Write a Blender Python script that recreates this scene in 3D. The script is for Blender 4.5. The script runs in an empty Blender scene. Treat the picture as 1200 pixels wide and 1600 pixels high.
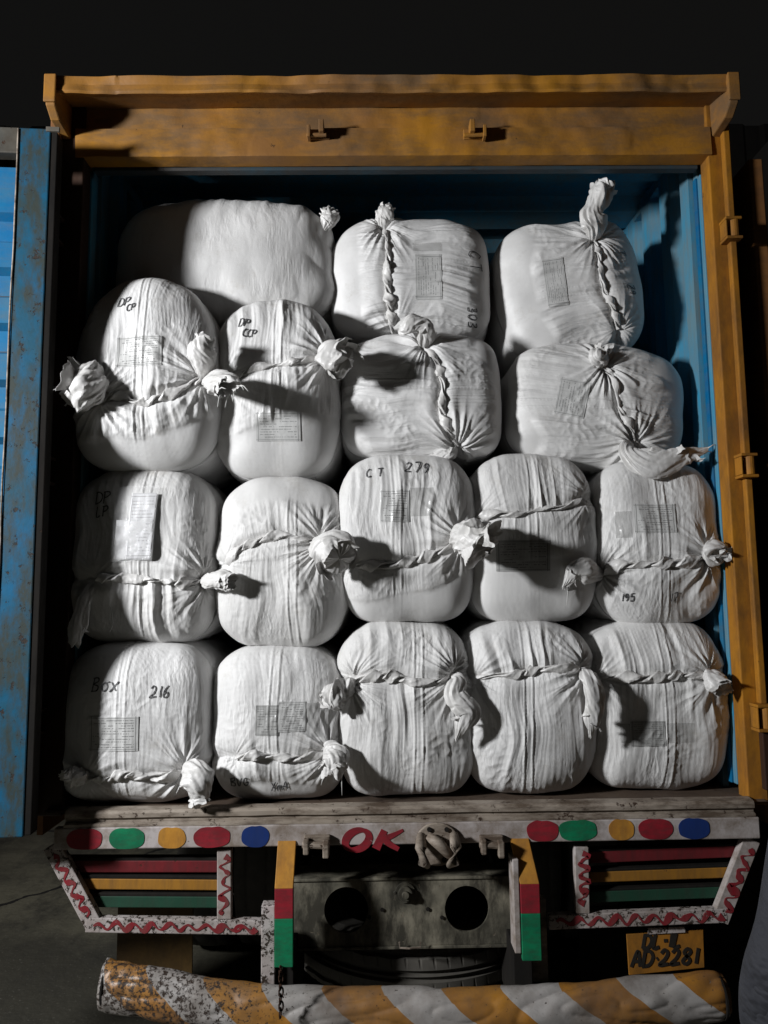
import bpy, bmesh, math, random
import numpy as np
from mathutils import Vector, Matrix

S = bpy.context.scene
COL = S.collection
# ------------------------------------------------------------------ camera
F_PX = 1180.0; PITCH = 0.1102; YAW = 0.0135; ROLL = 0.0118
CAM = np.array([-0.1006, -2.596, 1.84])
cam = bpy.data.cameras.new('camera'); camo = bpy.data.objects.new('camera', cam); COL.objects.link(camo)
cam.sensor_fit = 'VERTICAL'; cam.sensor_height = 36.0; cam.lens = 36.0 * F_PX / 1600.0
cam.clip_start = 0.05; cam.clip_end = 200
fwd = Vector((math.sin(YAW) * math.cos(PITCH), math.cos(YAW) * math.cos(PITCH), math.sin(PITCH)))
rgt0 = Vector((math.cos(YAW), -math.sin(YAW), 0)); up0 = rgt0.cross(fwd)
rgt = rgt0 * math.cos(ROLL) - up0 * math.sin(ROLL)
up = rgt0 * math.sin(ROLL) + up0 * math.cos(ROLL)
m = Matrix((rgt, up, -fwd)).transposed().to_4x4(); m.translation = Vector(CAM)
camo.matrix_world = m
S.camera = camo
S.view_settings.view_transform = 'Standard'; S.view_settings.look = 'None'
S.view_settings.exposure = 0.0; S.view_settings.gamma = 1.0
try: S.view_settings.use_curve_mapping = False
except Exception: pass
# ------------------------------------------------------------------ night sky and the one yard lamp
W = bpy.data.worlds.new("World"); S.world = W; W.use_nodes = True
bg = W.node_tree.nodes['Background']; bg.inputs[0].default_value = (0.0055, 0.0054, 0.0052, 1); bg.inputs[1].default_value = 1.0
LAMP = Vector((-3.75, -2.15, 2.93)); AIM = Vector((0.5, 0.2, 1.5))
ld = bpy.data.lights.new('flood_lamp', 'AREA'); ld.shape = 'DISK'; ld.size = 0.42; ld.energy = 255; ld.color = (0.975, 0.985, 1.0)
lo = bpy.data.objects.new('flood_lamp', ld); COL.objects.link(lo); lo.location = LAMP
lo.rotation_euler = (AIM - LAMP).to_track_quat('-Z', 'Y').to_euler()
S.cycles.max_bounces = 6; S.cycles.diffuse_bounces = 4
try: S.cycles.use_denoising = True
except Exception: pass

def ray(px, py):
    u = (px - 600) / F_PX; v = (800 - py) / F_PX
    d = fwd + rgt * u + up * v
    return np.array(d)
def P(px, py, Y):
    d = ray(px, py); t = (Y - CAM[1]) / d[1]
    return CAM + d * t
def PX(px, py, Y): return P(px, py, Y)[0]
def PZ(px, py, Y): return P(px, py, Y)[2]

# ------------------------------------------------------------------ numpy noise
def _h(ix, iy, seed):
    n = (ix.astype(np.int64) * 374761393 + iy.astype(np.int64) * 668265263 + seed * 974711 + 1013) & 0x7fffffff
    n = ((n ^ (n >> 13)) * 1274126177) & 0x7fffffff
    n = ((n ^ (n >> 16)) * 2246822519) & 0x7fffffff
    return (n ^ (n >> 15)) & 0xffff
def noise(x, y, seed=0):
    x = np.asarray(x, float) + seed * 17.31; y = np.asarray(y, float) + seed * 5.77
    x, y = np.broadcast_arrays(x, y)
    xi = np.floor(x); yi = np.floor(y); fx = x - xi; fy = y - yi
    def g(dx, dy):
        a = _h(xi + dx, yi + dy, seed) / 65536.0 * 2 * math.pi
        return np.cos(a) * (fx - dx) + np.sin(a) * (fy - dy)
    ux = fx * fx * fx * (fx * (fx * 6 - 15) + 10); uy = fy * fy * fy * (fy * (fy * 6 - 15) + 10)
    a = g(0, 0) * (1 - ux) + g(1, 0) * ux; b = g(0, 1) * (1 - ux) + g(1, 1) * ux
    return (a * (1 - uy) + b * uy) * 1.5
def ridged(x, y, seed=0, soft=0.0012):
    n = noise(x, y, seed); return 1 - 2.2 * np.sqrt(n * n + soft)
def sstep(a, b, x):
    t = np.clip((x - a) / (b - a), 0, 1); return t * t * (3 - 2 * t)
def worley(x, y, seed=0):
    x = np.asarray(x, float); y = np.asarray(y, float)
    xi = np.floor(x); yi = np.floor(y); f1 = np.full(x.shape, 9.0); f2 = np.full(x.shape, 9.0)
    for dx in (-1, 0, 1):
        for dy in (-1, 0, 1):
            cx = xi + dx + _h(xi + dx, yi + dy, seed) / 65536.0; cy = yi + dy + _h(xi + dx, yi + dy, seed + 99) / 65536.0
            d = np.hypot(x - cx, y - cy)
            f2 = np.minimum(f2, np.maximum(f1, d)); f1 = np.minimum(f1, d)
    return f1, f2

# ------------------------------------------------------------------ object helpers
def link(name, me, parent=None, mat=None):
    o = bpy.data.objects.new(name, me); COL.objects.link(o)
    if parent is not None: o.parent = parent
    if mat is not None:
        for mm in (mat if isinstance(mat, (list, tuple)) else [mat]): me.materials.append(mm)
    return o
def np_mesh(name, V, Q, smooth=True, uv=None):
    me = bpy.data.meshes.new(name); V = np.asarray(V, np.float32).reshape(-1, 3); Q = np.asarray(Q, np.int32)
    n = Q.shape[1]
    me.vertices.add(len(V)); me.vertices.foreach_set('co', V.ravel())
    me.loops.add(Q.size); me.loops.foreach_set('vertex_index', Q.ravel())
    me.polygons.add(len(Q)); me.polygons.foreach_set('loop_start', np.arange(0, Q.size, n, dtype=np.int32))
    me.polygons.foreach_set('use_smooth', np.full(len(Q), smooth))
    if uv is not None:
        l = me.uv_layers.new(name='UVMap'); l.data.foreach_set('uv', np.asarray(uv, np.float32)[Q.ravel()].ravel())
    me.update(calc_edges=True); me.validate(); return me
def gridq(nu, nv, wrap_v=False):
    i = np.arange(nu - 1)[:, None]; j = np.arange(nv if wrap_v else nv - 1)[None, :]
    j2 = (j + 1) % nv
    a = i * nv + j; b = i * nv + j2; c = (i + 1) * nv + j2; d = (i + 1) * nv + j
    return np.stack([a + 0 * b, b + 0 * a, c + 0 * a, d + 0 * a], -1).reshape(-1, 4)
class MB:
    def __init__(s): s.v = []; s.f = []
    def add(s, vs, fs):
        o = len(s.v); s.v += [tuple(float(c) for c in v) for v in vs]; s.f += [[o + i for i in f] for f in fs]
    def box(s, x0, x1, y0, y1, z0, z1):
        s.add([(x, y, z) for x in (x0, x1) for y in (y0, y1) for z in (z0, z1)],
              [(0, 1, 3, 2), (4, 6, 7, 5), (0, 4, 5, 1), (2, 3, 7, 6), (0, 2, 6, 4), (1, 5, 7, 3)]); return s
    def prism(s, poly, y0, y1):          # poly of (x,z), extruded along y
        n = len(poly)
        s.add([(p[0], y0, p[1]) for p in poly] + [(p[0], y1, p[1]) for p in poly],
              [tuple(range(n)), tuple(range(2 * n - 1, n - 1, -1))] + [(i, i + n, (i + 1) % n + n, (i + 1) % n) for i in range(n)]); return s
    def prismx(s, poly, x0, x1):         # poly of (y,z), extruded along x
        n = len(poly)
        s.add([(x0, p[0], p[1]) for p in poly] + [(x1, p[0], p[1]) for p in poly],
              [tuple(range(n - 1, -1, -1)), tuple(range(n, 2 * n))] + [(i, (i + 1) % n, (i + 1) % n + n, i + n) for i in range(n)]); return s
    def tube(s, pts, r, n=10, caps=True):
        pts = [Vector(p) for p in pts]; k = len(pts); rs = r if isinstance(r, (list, tuple)) else [r] * k
        ref = Vector((0.13, 0.31, 0.94)); vs = []
        for i, p in enumerate(pts):
            t = (pts[min(i + 1, k - 1)] - pts[max(i - 1, 0)]).normalized()
            u = t.cross(ref)
            if u.length < 1e-3: u = t.cross(Vector((1, 0, 0)))
            u.normalize(); w = t.cross(u)
            for j in range(n):
                a = 2 * math.pi * j / n; vs.append(p + (u * math.cos(a) + w * math.sin(a)) * rs[i])
        fs = [(i * n + j, i * n + (j + 1) % n, (i + 1) * n + (j + 1) % n, (i + 1) * n + j) for i in range(k - 1) for j in range(n)]
        if caps: fs += [tuple(range(n - 1, -1, -1)), tuple(range((k - 1) * n, k * n))]
        s.add(vs, fs); return s
    def build(s, name, mat, parent=None, bevel=0.0, smooth=False, label=None):
        me = bpy.data.meshes.new(name); me.from_pydata(s.v, [], s.f); me.update()
        b = bmesh.new(); b.from_mesh(me); bmesh.ops.recalc_face_normals(b, faces=b.faces); b.to_mesh(me); b.free()
        o = link(name, me, parent, mat)
        if smooth:
            for p in me.polygons: p.use_smooth = True
        if bevel:
            md = o.modifiers.new('bevel', 'BEVEL'); md.width = bevel; md.segments = 2; md.limit_method = 'ANGLE'; md.angle_limit = 0.6
        if label: o['label'] = label
        return o
def tag(o, label=None, cat=None, group=None, kind=None):
    if label: o['label'] = label
    if cat: o['category'] = cat
    if group: o['group'] = group
    if kind: o['kind'] = kind
    return o
def empty(name, loc, label, cat, group=None):
    o = bpy.data.objects.new(name, None); COL.objects.link(o); o.location = loc; o.empty_display_size = 0.1
    return tag(o, label, cat, group)

# ------------------------------------------------------------------ materials
def newmat(name):
    mt = bpy.data.materials.new(name); mt.use_nodes = True; nt = mt.node_tree
    return mt, nt, nt.nodes['Principled BSDF']
def N(nt, t, **kw):
    n = nt.nodes.new(t)
    for k, v in kw.items():
        if k in n.inputs: n.inputs[k].default_value = v
        else: setattr(n, k, v)
    return n
def mixc(nt, fac, a, b):
    mx = nt.nodes.new('ShaderNodeMix'); mx.data_type = 'RGBA'
    for sock, val in ((mx.inputs[0], fac), (mx.inputs[6], a), (mx.inputs[7], b)):
        if isinstance(val, bpy.types.NodeSocket): nt.links.new(val, sock)
        elif isinstance(val, tuple): sock.default_value = val + (1,) if len(val) == 3 else val
        else: sock.default_value = val
    return mx.outputs[2]
def math_(nt, op, a, b=None, c=None):
    n = nt.nodes.new('ShaderNodeMath'); n.operation = op
    for i, v in enumerate((a, b, c)):
        if v is None: continue
        if isinstance(v, bpy.types.NodeSocket): nt.links.new(v, n.inputs[i])
        else: n.inputs[i].default_value = v
    return n.outputs[0]
def nz(nt, scale, detail=4, stretch=(1, 1, 1), rough=0.6, coord=None, offs=(0, 0, 0)):
    tc = coord or nt.nodes.new('ShaderNodeTexCoord').outputs['Object']
    mp = nt.nodes.new('ShaderNodeMapping'); nt.links.new(tc, mp.inputs[0]); mp.inputs['Scale'].default_value = stretch
    mp.inputs['Location'].default_value = offs
    n = N(nt, 'ShaderNodeTexNoise', Scale=scale, Detail=detail, Roughness=rough); nt.links.new(mp.outputs[0], n.inputs[0])
    return n.outputs[0]
def ramp(nt, s, p0, p1):
    r = nt.nodes.new('ShaderNodeMapRange'); nt.links.new(s, r.inputs[0]); r.inputs[1].default_value = p0; r.inputs[2].default_value = p1
    return r.outputs[0]
def bump(nt, b, h, dist, strength=1.0):
    n = N(nt, 'ShaderNodeBump', Strength=strength, Distance=dist); nt.links.new(h, n.inputs['Height']); nt.links.new(n.outputs[0], b.inputs['Normal'])
def painted(name, base, base2, rust=(0.045, 0.022, 0.012), wear=0.62, grime=(0.05, 0.04, 0.03), grime_amt=0.5, rough=0.55, streak=(6, 6, 1), chip=0.66, bumpd=0.002, blotch=3.0, cs=22):
    """old brushed paint on steel: two tones, streaky grime, chips down to rust"""
    mt, nt, b = newmat(name)
    c = mixc(nt, ramp(nt, nz(nt, blotch, 5), 0.38, 0.62), base, base2)
    g = ramp(nt, nz(nt, 5, 8, streak, 0.7), 0.42, wear + 0.12)
    c = mixc(nt, math_(nt, 'MULTIPLY', g, grime_amt), c, grime)
    ch = ramp(nt, nz(nt, cs, 8, (1, 1, 1), 0.74, offs=(3, 1, 2)), chip, chip + 0.03)
    c = mixc(nt, ch, c, rust)
    nt.links.new(c, b.inputs['Base Color']); b.inputs['Specular IOR Level'].default_value = 0.22
    r = math_(nt, 'ADD', math_(nt, 'MULTIPLY', nz(nt, 30, 4), 0.25), rough - 0.12); nt.links.new(r, b.inputs['Roughness'])
    h = math_(nt, 'SUBTRACT', math_(nt, 'MULTIPLY', nz(nt, 40, 5), 0.5), ch)
    bump(nt, b, h, bumpd, 0.6)
    return mt
M = {}
M['yellow'] = painted('yellow_paint', (0.38, 0.17, 0.018), (0.26, 0.125, 0.04), grime=(0.13, 0.085, 0.05), grime_amt=0.8, streak=(.55, .8, 1.6), wear=0.5, rust=(0.045, 0.028, 0.016), chip=0.672, blotch=2.2, bumpd=.004)
M['yellow_post'] = painted('yellow_post_paint', (0.40, 0.17, 0.016), (0.29, 0.12, 0.02), grime=(0.09, 0.05, 0.024), grime_amt=0.7, streak=(2.5, 2.5, .9), wear=.56, chip=0.665, bumpd=.004)
M['yellow_dark'] = painted('dull_yellow_paint', (0.28, 0.125, 0.035), (0.2, 0.09, 0.035), grime=(0.09, 0.05, 0.03), grime_amt=0.7, streak=(1.2, 1.2, 7), chip=0.72)
M['blue'] = painted('blue_paint', (0.018, 0.165, 0.36), (0.035, 0.15, 0.24), grime=(0.10, 0.10, 0.075), grime_amt=0.8, streak=(9, 9, 1.0), chip=0.66)
M['door_rail'] = painted('door_rail_paint', (0.10, 0.085, 0.065), (0.06, 0.07, 0.07), grime_amt=0.8, streak=(2, 2, 2), chip=0.6)
M['blue_door'] = painted('blue_door_paint', (0.001, 0.10, 0.215), (0.008, 0.068, 0.11), grime=(0.035, 0.042, 0.034), grime_amt=0.95, streak=(2.2, 2.2, 0.9), chip=0.585, wear=0.46, blotch=5.0, rust=(0.03, 0.022, 0.018))
M['blue_panel'] = painted('blue_panel_paint', (0.001, 0.115, 0.28), (0.004, 0.15, 0.30), grime=(0.11, 0.12, 0.10), grime_amt=0.5, streak=(1, 1, 3), chip=0.74)
M['blue_in'] = painted('faded_blue_interior_paint', (0.03, 0.27, 0.45), (0.13, 0.25, 0.31), grime=(0.17, 0.17, 0.15), grime_amt=0.75, streak=(9, 9, 1), chip=0.68)
M['stop'] = painted('grimy_door_stop', (0.03, 0.06, 0.08), (0.05, 0.05, 0.05), grime_amt=0.7)
M['tan'] = painted('tan_rail_paint', (0.15, 0.135, 0.11), (0.11, 0.10, 0.085), grime_amt=0.6, streak=(2, 2, 2), chip=0.66)
M['white'] = painted('dirty_white_paint', (0.46, 0.42, 0.41), (0.36, 0.32, 0.30), grime=(0.15, 0.11, 0.075), grime_amt=0.75, streak=(3, 3, 3), wear=.52, chip=0.645, rust=(0.07, 0.045, 0.03))
M['white_chip'] = painted('chipped_white_paint', (0.50, 0.46, 0.45), (0.36, 0.32, 0.30), grime=(0.12, 0.08, 0.06), grime_amt=0.7, streak=(2, 2, 2), cs=60, chip=0.535, rust=(0.035, 0.025, 0.018))
M['sill'] = painted('worn_sill_steel', (0.36, 0.31, 0.26), (0.28, 0.235, 0.19), grime=(0.08, 0.055, 0.038), grime_amt=0.9, wear=.5, streak=(1.2, 2, 4), chip=0.60, rust=(0.05, 0.03, 0.02), cs=30)
M['bed'] = painted('rusty_bed_steel', (0.13, 0.095, 0.07), (0.09, 0.065, 0.05), grime=(0.05, 0.038, 0.03), grime_amt=0.7, streak=(2, 2, 2), chip=0.6)
M['steel'] = painted('greasy_chassis_steel', (0.23, 0.21, 0.16), (0.085, 0.08, 0.062), grime=(0.03, 0.028, 0.022), grime_amt=0.9, wear=.48, blotch=7.0, streak=(3, 3, 1), chip=0.62, rust=(0.17, 0.14, 0.10), rough=0.5)
M['dark'] = painted('dark_chassis_steel', (0.016, 0.015, 0.014), (0.012, 0.011, 0.010), grime_amt=0.2, rust=(0.03, 0.02, 0.015), rough=.8)
M['dark'].node_tree.nodes['Principled BSDF'].inputs['Specular IOR Level'].default_value = .06
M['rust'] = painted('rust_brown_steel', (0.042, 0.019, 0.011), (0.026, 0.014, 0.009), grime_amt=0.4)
M['zig'] = painted('worn_red_line_paint', (0.26, 0.02, 0.03), (0.18, 0.015, 0.02), grime=(0.12, 0.08, 0.07), grime_amt=0.6, chip=0.63, rust=(0.2, 0.17, 0.15), cs=50)
M['red'] = painted('red_paint', (0.30, 0.018, 0.03), (0.20, 0.014, 0.022), grime=(0.08, 0.03, 0.03), grime_amt=0.7, chip=0.69, blotch=14.0, streak=(4, 4, 14))
M['green'] = painted('green_paint', (0.006, 0.20, 0.085), (0.005, 0.13, 0.06), grime=(0.03, 0.07, 0.04), grime_amt=0.7, chip=0.69, blotch=14.0, streak=(4, 4, 14))
M['ochre'] = painted('ochre_paint', (0.50, 0.235, 0.035), (0.36, 0.16, 0.03), grime=(0.14, 0.085, 0.04), grime_amt=0.65, chip=0.67, blotch=12.0)
M['navy'] = painted('blue_dot_paint', (0.012, 0.035, 0.17), (0.01, 0.03, 0.14), grime=(0.02, 0.03, 0.07), grime_amt=0.4, chip=0.74)
M['slat_red'] = painted('dull_red_slat_paint', (0.17, 0.018, 0.022), (0.12, 0.015, 0.018), grime=(0.05, 0.02, 0.02), grime_amt=0.7, chip=0.63)
M['slat_green'] = painted('dull_green_slat_paint', (0.018, 0.07, 0.042), (0.014, 0.05, 0.03), grime=(0.03, 0.04, 0.03), grime_amt=0.6, chip=0.7)
M['slat_yellow'] = painted('dull_yellow_slat_paint', (0.36, 0.17, 0.025), (0.28, 0.13, 0.02), grime=(0.09, 0.055, 0.03), grime_amt=0.6, chip=0.63)
M['plate'] = painted('number_plate_yellow', (0.36, 0.15, 0.02), (0.27, 0.12, 0.02), grime=(0.07, 0.045, 0.02), grime_amt=0.7, streak=(3, 3, 2), chip=0.68)
M['flap'] = painted('muddy_flap', (0.11, 0.065, 0.02), (0.06, 0.035, 0.015), grime=(0.03, 0.02, 0.012), grime_amt=0.8, streak=(3, 3, 2))

def fabric(name, vert):
    mt, nt, b = newmat(name)
    d = ramp(nt, nz(nt, 3.5, 5, (1, 1, 1), 0.65), 0.55, 0.85)
    c = mixc(nt, d, (0.73, 0.725, 0.72), (0.61, 0.60, 0.58))
    oi = nt.nodes.new('ShaderNodeObjectInfo').outputs['Random']; c = mixc(nt, math_(nt, 'MULTIPLY', oi, 0.30), c, (0.56, 0.55, 0.525))
    c = mixc(nt, math_(nt, 'MULTIPLY', ramp(nt, nz(nt, 7, 7, (1, 1, 1), 0.75, offs=(9, 4, 6)), 0.56, 0.72), 0.45), c, (0.42, 0.39, 0.34))
    sp = ramp(nt, nz(nt, 60, 3, offs=(2, 5, 1)), 0.76, 0.80)
    c = mixc(nt, math_(nt, 'MULTIPLY', sp, 0.5), c, (0.30, 0.29, 0.27))
    nt.links.new(c, b.inputs['Base Color']); b.inputs['Roughness'].default_value = 0.42
    b.inputs['Specular IOR Level'].default_value = 0.45
    at = nt.nodes.new('ShaderNodeAttribute'); at.attribute_name = 'folds'; mk_ = at.outputs['Fac']
    st = (.16, 1, 1) if vert else (1, 1, .16)
    def rid(n): return math_(nt, 'SUBTRACT', 1.0, math_(nt, 'MULTIPLY', math_(nt, 'ABSOLUTE', math_(nt, 'SUBTRACT', n, 0.5)), 6.0))
    h1 = rid(nz(nt, 34, 3, st, 0.5)); h2 = rid(nz(nt, 70, 2, st, 0.5, offs=(1, 2, 3)))
    zone = ramp(nt, nz(nt, 7, 2, offs=(7, 2, 3)), 0.42, 0.62)
    pl = math_(nt, 'MULTIPLY', math_(nt, 'MULTIPLY', math_(nt, 'ADD', math_(nt, 'MULTIPLY', h1, 0.45), math_(nt, 'MULTIPLY', h2, 0.24)), zone), mk_)
    mpv = nt.nodes.new('ShaderNodeMapping'); mpv.inputs['Scale'].default_value = (.24, 1, 1) if vert else (1, 1, .24)
    tcv = nt.nodes.new('ShaderNodeTexCoord').outputs['Object']; wnv = N(nt, 'ShaderNodeTexNoise', Scale=5.0, Detail=3.0); nt.links.new(tcv, wnv.inputs[0])
    vav = nt.nodes.new('ShaderNodeVectorMath'); vav.operation = 'MULTIPLY_ADD'; nt.links.new(wnv.outputs[1], vav.inputs[0]); vav.inputs[1].default_value = (.12, .12, .12); nt.links.new(tcv, vav.inputs[2]); nt.links.new(vav.outputs[0], mpv.inputs[0])
    vo = N(nt, 'ShaderNodeTexVoronoi', Scale=24.0); vo.feature = 'DISTANCE_TO_EDGE'; nt.links.new(mpv.outputs[0], vo.inputs[0])
    zone2 = ramp(nt, nz(nt, 6, 3, offs=(1, 8, 5)), 0.40, 0.62)
    crs = math_(nt, 'MULTIPLY', math_(nt, 'MINIMUM', math_(nt, 'MULTIPLY', vo.outputs[0], 3.2), 0.8), math_(nt, 'MULTIPLY', zone2, 0.55))
    pl = math_(nt, 'ADD', pl, math_(nt, 'MULTIPLY', crs, math_(nt, 'MULTIPLY_ADD', mk_, 0.85, 0.1)))
    tc = nt.nodes.new('ShaderNodeTexCoord').outputs['Object']
    w1 = N(nt, 'ShaderNodeTexWave', Scale=78.0, Distortion=1.2, Detail=1.0); w1.bands_direction = 'X'; nt.links.new(tc, w1.inputs[0])
    w2 = N(nt, 'ShaderNodeTexWave', Scale=78.0, Distortion=1.2, Detail=1.0); w2.bands_direction = 'Z'; nt.links.new(tc, w2.inputs[0])
    wv = math_(nt, 'MULTIPLY', w1.outputs[1], w2.outputs[1])
    fine = math_(nt, 'ADD', math_(nt, 'MULTIPLY', wv, 0.30), math_(nt, 'MULTIPLY', nz(nt, 28, 6, (1, 1, 1), 0.65), 0.75))
    h = math_(nt, 'ADD', pl, math_(nt, 'MULTIPLY', fine, math_(nt, 'MULTIPLY_ADD', mk_, 0.65, 0.35)))
    bump(nt, b, h, 0.0033, 0.85)
    return mt
M['fabric_v'] = fabric('woven_white_sacking_gathered_sideways', True)
M['fabric'] = fabric('woven_white_sacking', False)
def fabric_knot():
    mt, nt, b = newmat('crumpled_white_sacking')
    c = mixc(nt, ramp(nt, nz(nt, 14, 4), 0.4, 0.75), (0.68, 0.67, 0.66), (0.56, 0.55, 0.53))
    nt.links.new(c, b.inputs['Base Color']); b.inputs['Roughness'].default_value = 0.42
    v = N(nt, 'ShaderNodeTexVoronoi', Scale=38.0); v.feature = 'DISTANCE_TO_EDGE'
    nt.links.new(nt.nodes.new('ShaderNodeTexCoord').outputs['Object'], v.inputs[0])
    bump(nt, b, math_(nt, 'ADD', v.outputs[0], math_(nt, 'MULTIPLY', nz(nt, 70, 4), 0.4)), 0.003, 0.55)
    return mt
M['knot'] = fabric_knot()
def ink():
    mt, nt, b = newmat('black_marker_ink')
    c = mixc(nt, ramp(nt, nz(nt, 160, 2), 0.42, 0.62), (0.02, 0.02, 0.024), (0.2, 0.2, 0.2))
    nt.links.new(c, b.inputs['Base Color']); b.inputs['Roughness'].default_value = 0.5; return mt
M['ink'] = ink()
def simple(name, col, rough=0.5, **kw):
    mt, nt, b = newmat(name)
    c = mixc(nt, ramp(nt, nz(nt, 25, 4), 0.4, 0.7), col, tuple(x * 0.75 for x in col)); nt.links.new(c, b.inputs['Base Color'])
    b.inputs['Roughness'].default_value = rough
    for k, v in kw.items(): b.inputs[k].default_value = v
    return mt
M['black_paint'] = simple('black_lettering', (0.02, 0.018, 0.015), 0.5)
M['rubber'] = simple('old_tyre_rubber', (0.085, 0.078, 0.066), 0.8)
M['thread'] = simple('white_thread', (0.6, 0.6, 0.58), 0.6)
M['paper'] = simple('white_document_paper', (0.70, 0.70, 0.71), 0.5)
def label_mat(name, rows, cols, tone, dark, seed):
    """thin printed sheet: border line, rows of broken small print"""
    mt, nt, b = newmat(name)
    uv = nt.nodes.new('ShaderNodeTexCoord').outputs['UV']; sp = nt.nodes.new('ShaderNodeSeparateXYZ'); nt.links.new(uv, sp.inputs[0])
    u, v = sp.outputs[0], sp.outputs[1]
    rv = math_(nt, 'MULTIPLY', v, rows); fr = math_(nt, 'FRACT', rv); row = math_(nt, 'FLOOR', rv)
    line = math_(nt, 'MULTIPLY', math_(nt, 'GREATER_THAN', fr, 0.34), math_(nt, 'LESS_THAN', fr, 0.66))
    cb = nt.nodes.new('ShaderNodeCombineXYZ'); nt.links.new(math_(nt, 'MULTIPLY', u, 34.0), cb.inputs[0]); nt.links.new(math_(nt, 'MULTIPLY', row, 3.7), cb.inputs[1]); cb.inputs[2].default_value = seed
    n1 = N(nt, 'ShaderNodeTexNoise', Scale=1.0, Detail=2.0); nt.links.new(cb.outputs[0], n1.inputs[0])
    cb2 = nt.nodes.new('ShaderNodeCombineXYZ'); nt.links.new(math_(nt, 'MULTIPLY', u, 3.1), cb2.inputs[0]); nt.links.new(math_(nt, 'MULTIPLY', row, 1.9), cb2.inputs[1]); cb2.inputs[2].default_value = seed + 4
    n2 = N(nt, 'ShaderNodeTexNoise', Scale=1.0, Detail=0.0); nt.links.new(cb2.outputs[0], n2.inputs[0])
    txt = math_(nt, 'MULTIPLY', math_(nt, 'MULTIPLY', line, math_(nt, 'GREATER_THAN', n1.outputs[0], 0.45)), math_(nt, 'GREATER_THAN', n2.outputs[0], 0.44))
    def edge(s): return math_(nt, 'ADD', math_(nt, 'LESS_THAN', math_(nt, 'ABSOLUTE', math_(nt, 'SUBTRACT', s, 0.05)), 0.008), math_(nt, 'LESS_THAN', math_(nt, 'ABSOLUTE', math_(nt, 'SUBTRACT', s, 0.95)), 0.008))
    inx = math_(nt, 'MULTIPLY', math_(nt, 'GREATER_THAN', u, 0.08), math_(nt, 'LESS_THAN', u, 0.92))
    iny = math_(nt, 'MULTIPLY', math_(nt, 'GREATER_THAN', v, 0.08), math_(nt, 'LESS_THAN', v, 0.92))
    txt = math_(nt, 'MULTIPLY', math_(nt, 'MULTIPLY', txt, inx), iny)
    allm = math_(nt, 'MINIMUM', math_(nt, 'ADD', txt, math_(nt, 'ADD', edge(u), edge(v))), 1.0)
    c = mixc(nt, ramp(nt, nz(nt, 30, 4), 0.4, 0.7), tone, tuple(t * 0.9 for t in tone))
    c = mixc(nt, math_(nt, 'MULTIPLY', allm, 0.8), c, dark)
    nt.links.new(c, b.inputs['Base Color']); b.inputs['Roughness'].default_value = 0.28
    bump(nt, b, nz(nt, 45, 4), 0.003, 0.5)
    return mt
M['label'] = label_mat('printed_shipping_label', 13, 2, (0.60, 0.60, 0.59), (0.16, 0.16, 0.16), 1.0)
M['label_b'] = label_mat('printed_shipping_label_faded', 11, 2, (0.60, 0.60, 0.59), (0.25, 0.25, 0.25), 7.0)
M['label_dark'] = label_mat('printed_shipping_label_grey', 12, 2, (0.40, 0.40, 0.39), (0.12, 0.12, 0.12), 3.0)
M['docprint'] = label_mat('printed_document', 20, 2, (0.72, 0.72, 0.74), (0.3, 0.3, 0.3), 9.0)
def plastic():
    mt, nt, b = newmat('clear_plastic_sleeve')
    b.inputs['Base Color'].default_value = (0.9, 0.9, 0.9, 1); b.inputs['Roughness'].default_value = 0.08
    b.inputs['Alpha'].default_value = 0.22
    bump(nt, b, nz(nt, 22, 4, (1, 1, 1), 0.7), 0.012, 0.9); return mt
M['plastic'] = plastic()
def tape():
    mt, nt, b = newmat('clear_packing_tape')
    b.inputs['Base Color'].default_value = (0.36, 0.36, 0.35, 1); b.inputs['Roughness'].default_value = 0.22; b.inputs['Alpha'].default_value = 0.30
    bump(nt, b, nz(nt, 30, 4), 0.004, 0.5); return mt
M['tape'] = tape()
def stripes():
    mt, nt, b = newmat('striped_bumper_paint')
    uv = nt.nodes.new('ShaderNodeTexCoord').outputs['UV']; sp = nt.nodes.new('ShaderNodeSeparateXYZ'); nt.links.new(uv, sp.inputs[0])
    wob = math_(nt, 'MULTIPLY', math_(nt, 'SUBTRACT', nz(nt, 4, 2), 0.5), 0.03)
    fu = math_(nt, 'FRACT', math_(nt, 'ADD', math_(nt, 'ADD', sp.outputs[0], math_(nt, 'MULTIPLY', sp.outputs[1], 0.9)), wob))
    st = math_(nt, 'MAXIMUM', math_(nt, 'GREATER_THAN', fu, 0.5), math_(nt, 'LESS_THAN', math_(nt, 'ADD', sp.outputs[0], math_(nt, 'MULTIPLY', sp.outputs[1], 0.3)), -1.05))
    ye = mixc(nt, ramp(nt, nz(nt, 6, 5), 0.4, 0.65), (0.38, 0.17, 0.022), (0.27, 0.12, 0.03))
    wh = mixc(nt, ramp(nt, nz(nt, 5, 5), 0.4, 0.65), (0.42, 0.40, 0.385), (0.30, 0.285, 0.27))
    c = mixc(nt, st, ye, wh)
    c = mixc(nt, math_(nt, 'MULTIPLY', ramp(nt, nz(nt, 3.2, 7, (1, 1, 1), 0.7), 0.40, 0.66), 0.75), c, (0.10, 0.075, 0.055))
    endm = ramp(nt, sp.outputs[0], 0.8, -0.35)       # the far left end has flaked most
    thr = math_(nt, 'SUBTRACT', 0.635, math_(nt, 'MULTIPLY', endm, 0.11))
    ch = math_(nt, 'GREATER_THAN', nz(nt, 75, 8, (1, 1, 1), 0.78), thr)
    c = mixc(nt, ch, c, (0.035, 0.024, 0.018))
    nt.links.new(c, b.inputs['Base Color']); b.inputs['Roughness'].default_value = 0.45
    bump(nt, b, math_(nt, 'SUBTRACT', math_(nt, 'MULTIPLY', nz(nt, 30, 4), 0.4), ch), 0.003, 0.6)
    return mt
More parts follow.
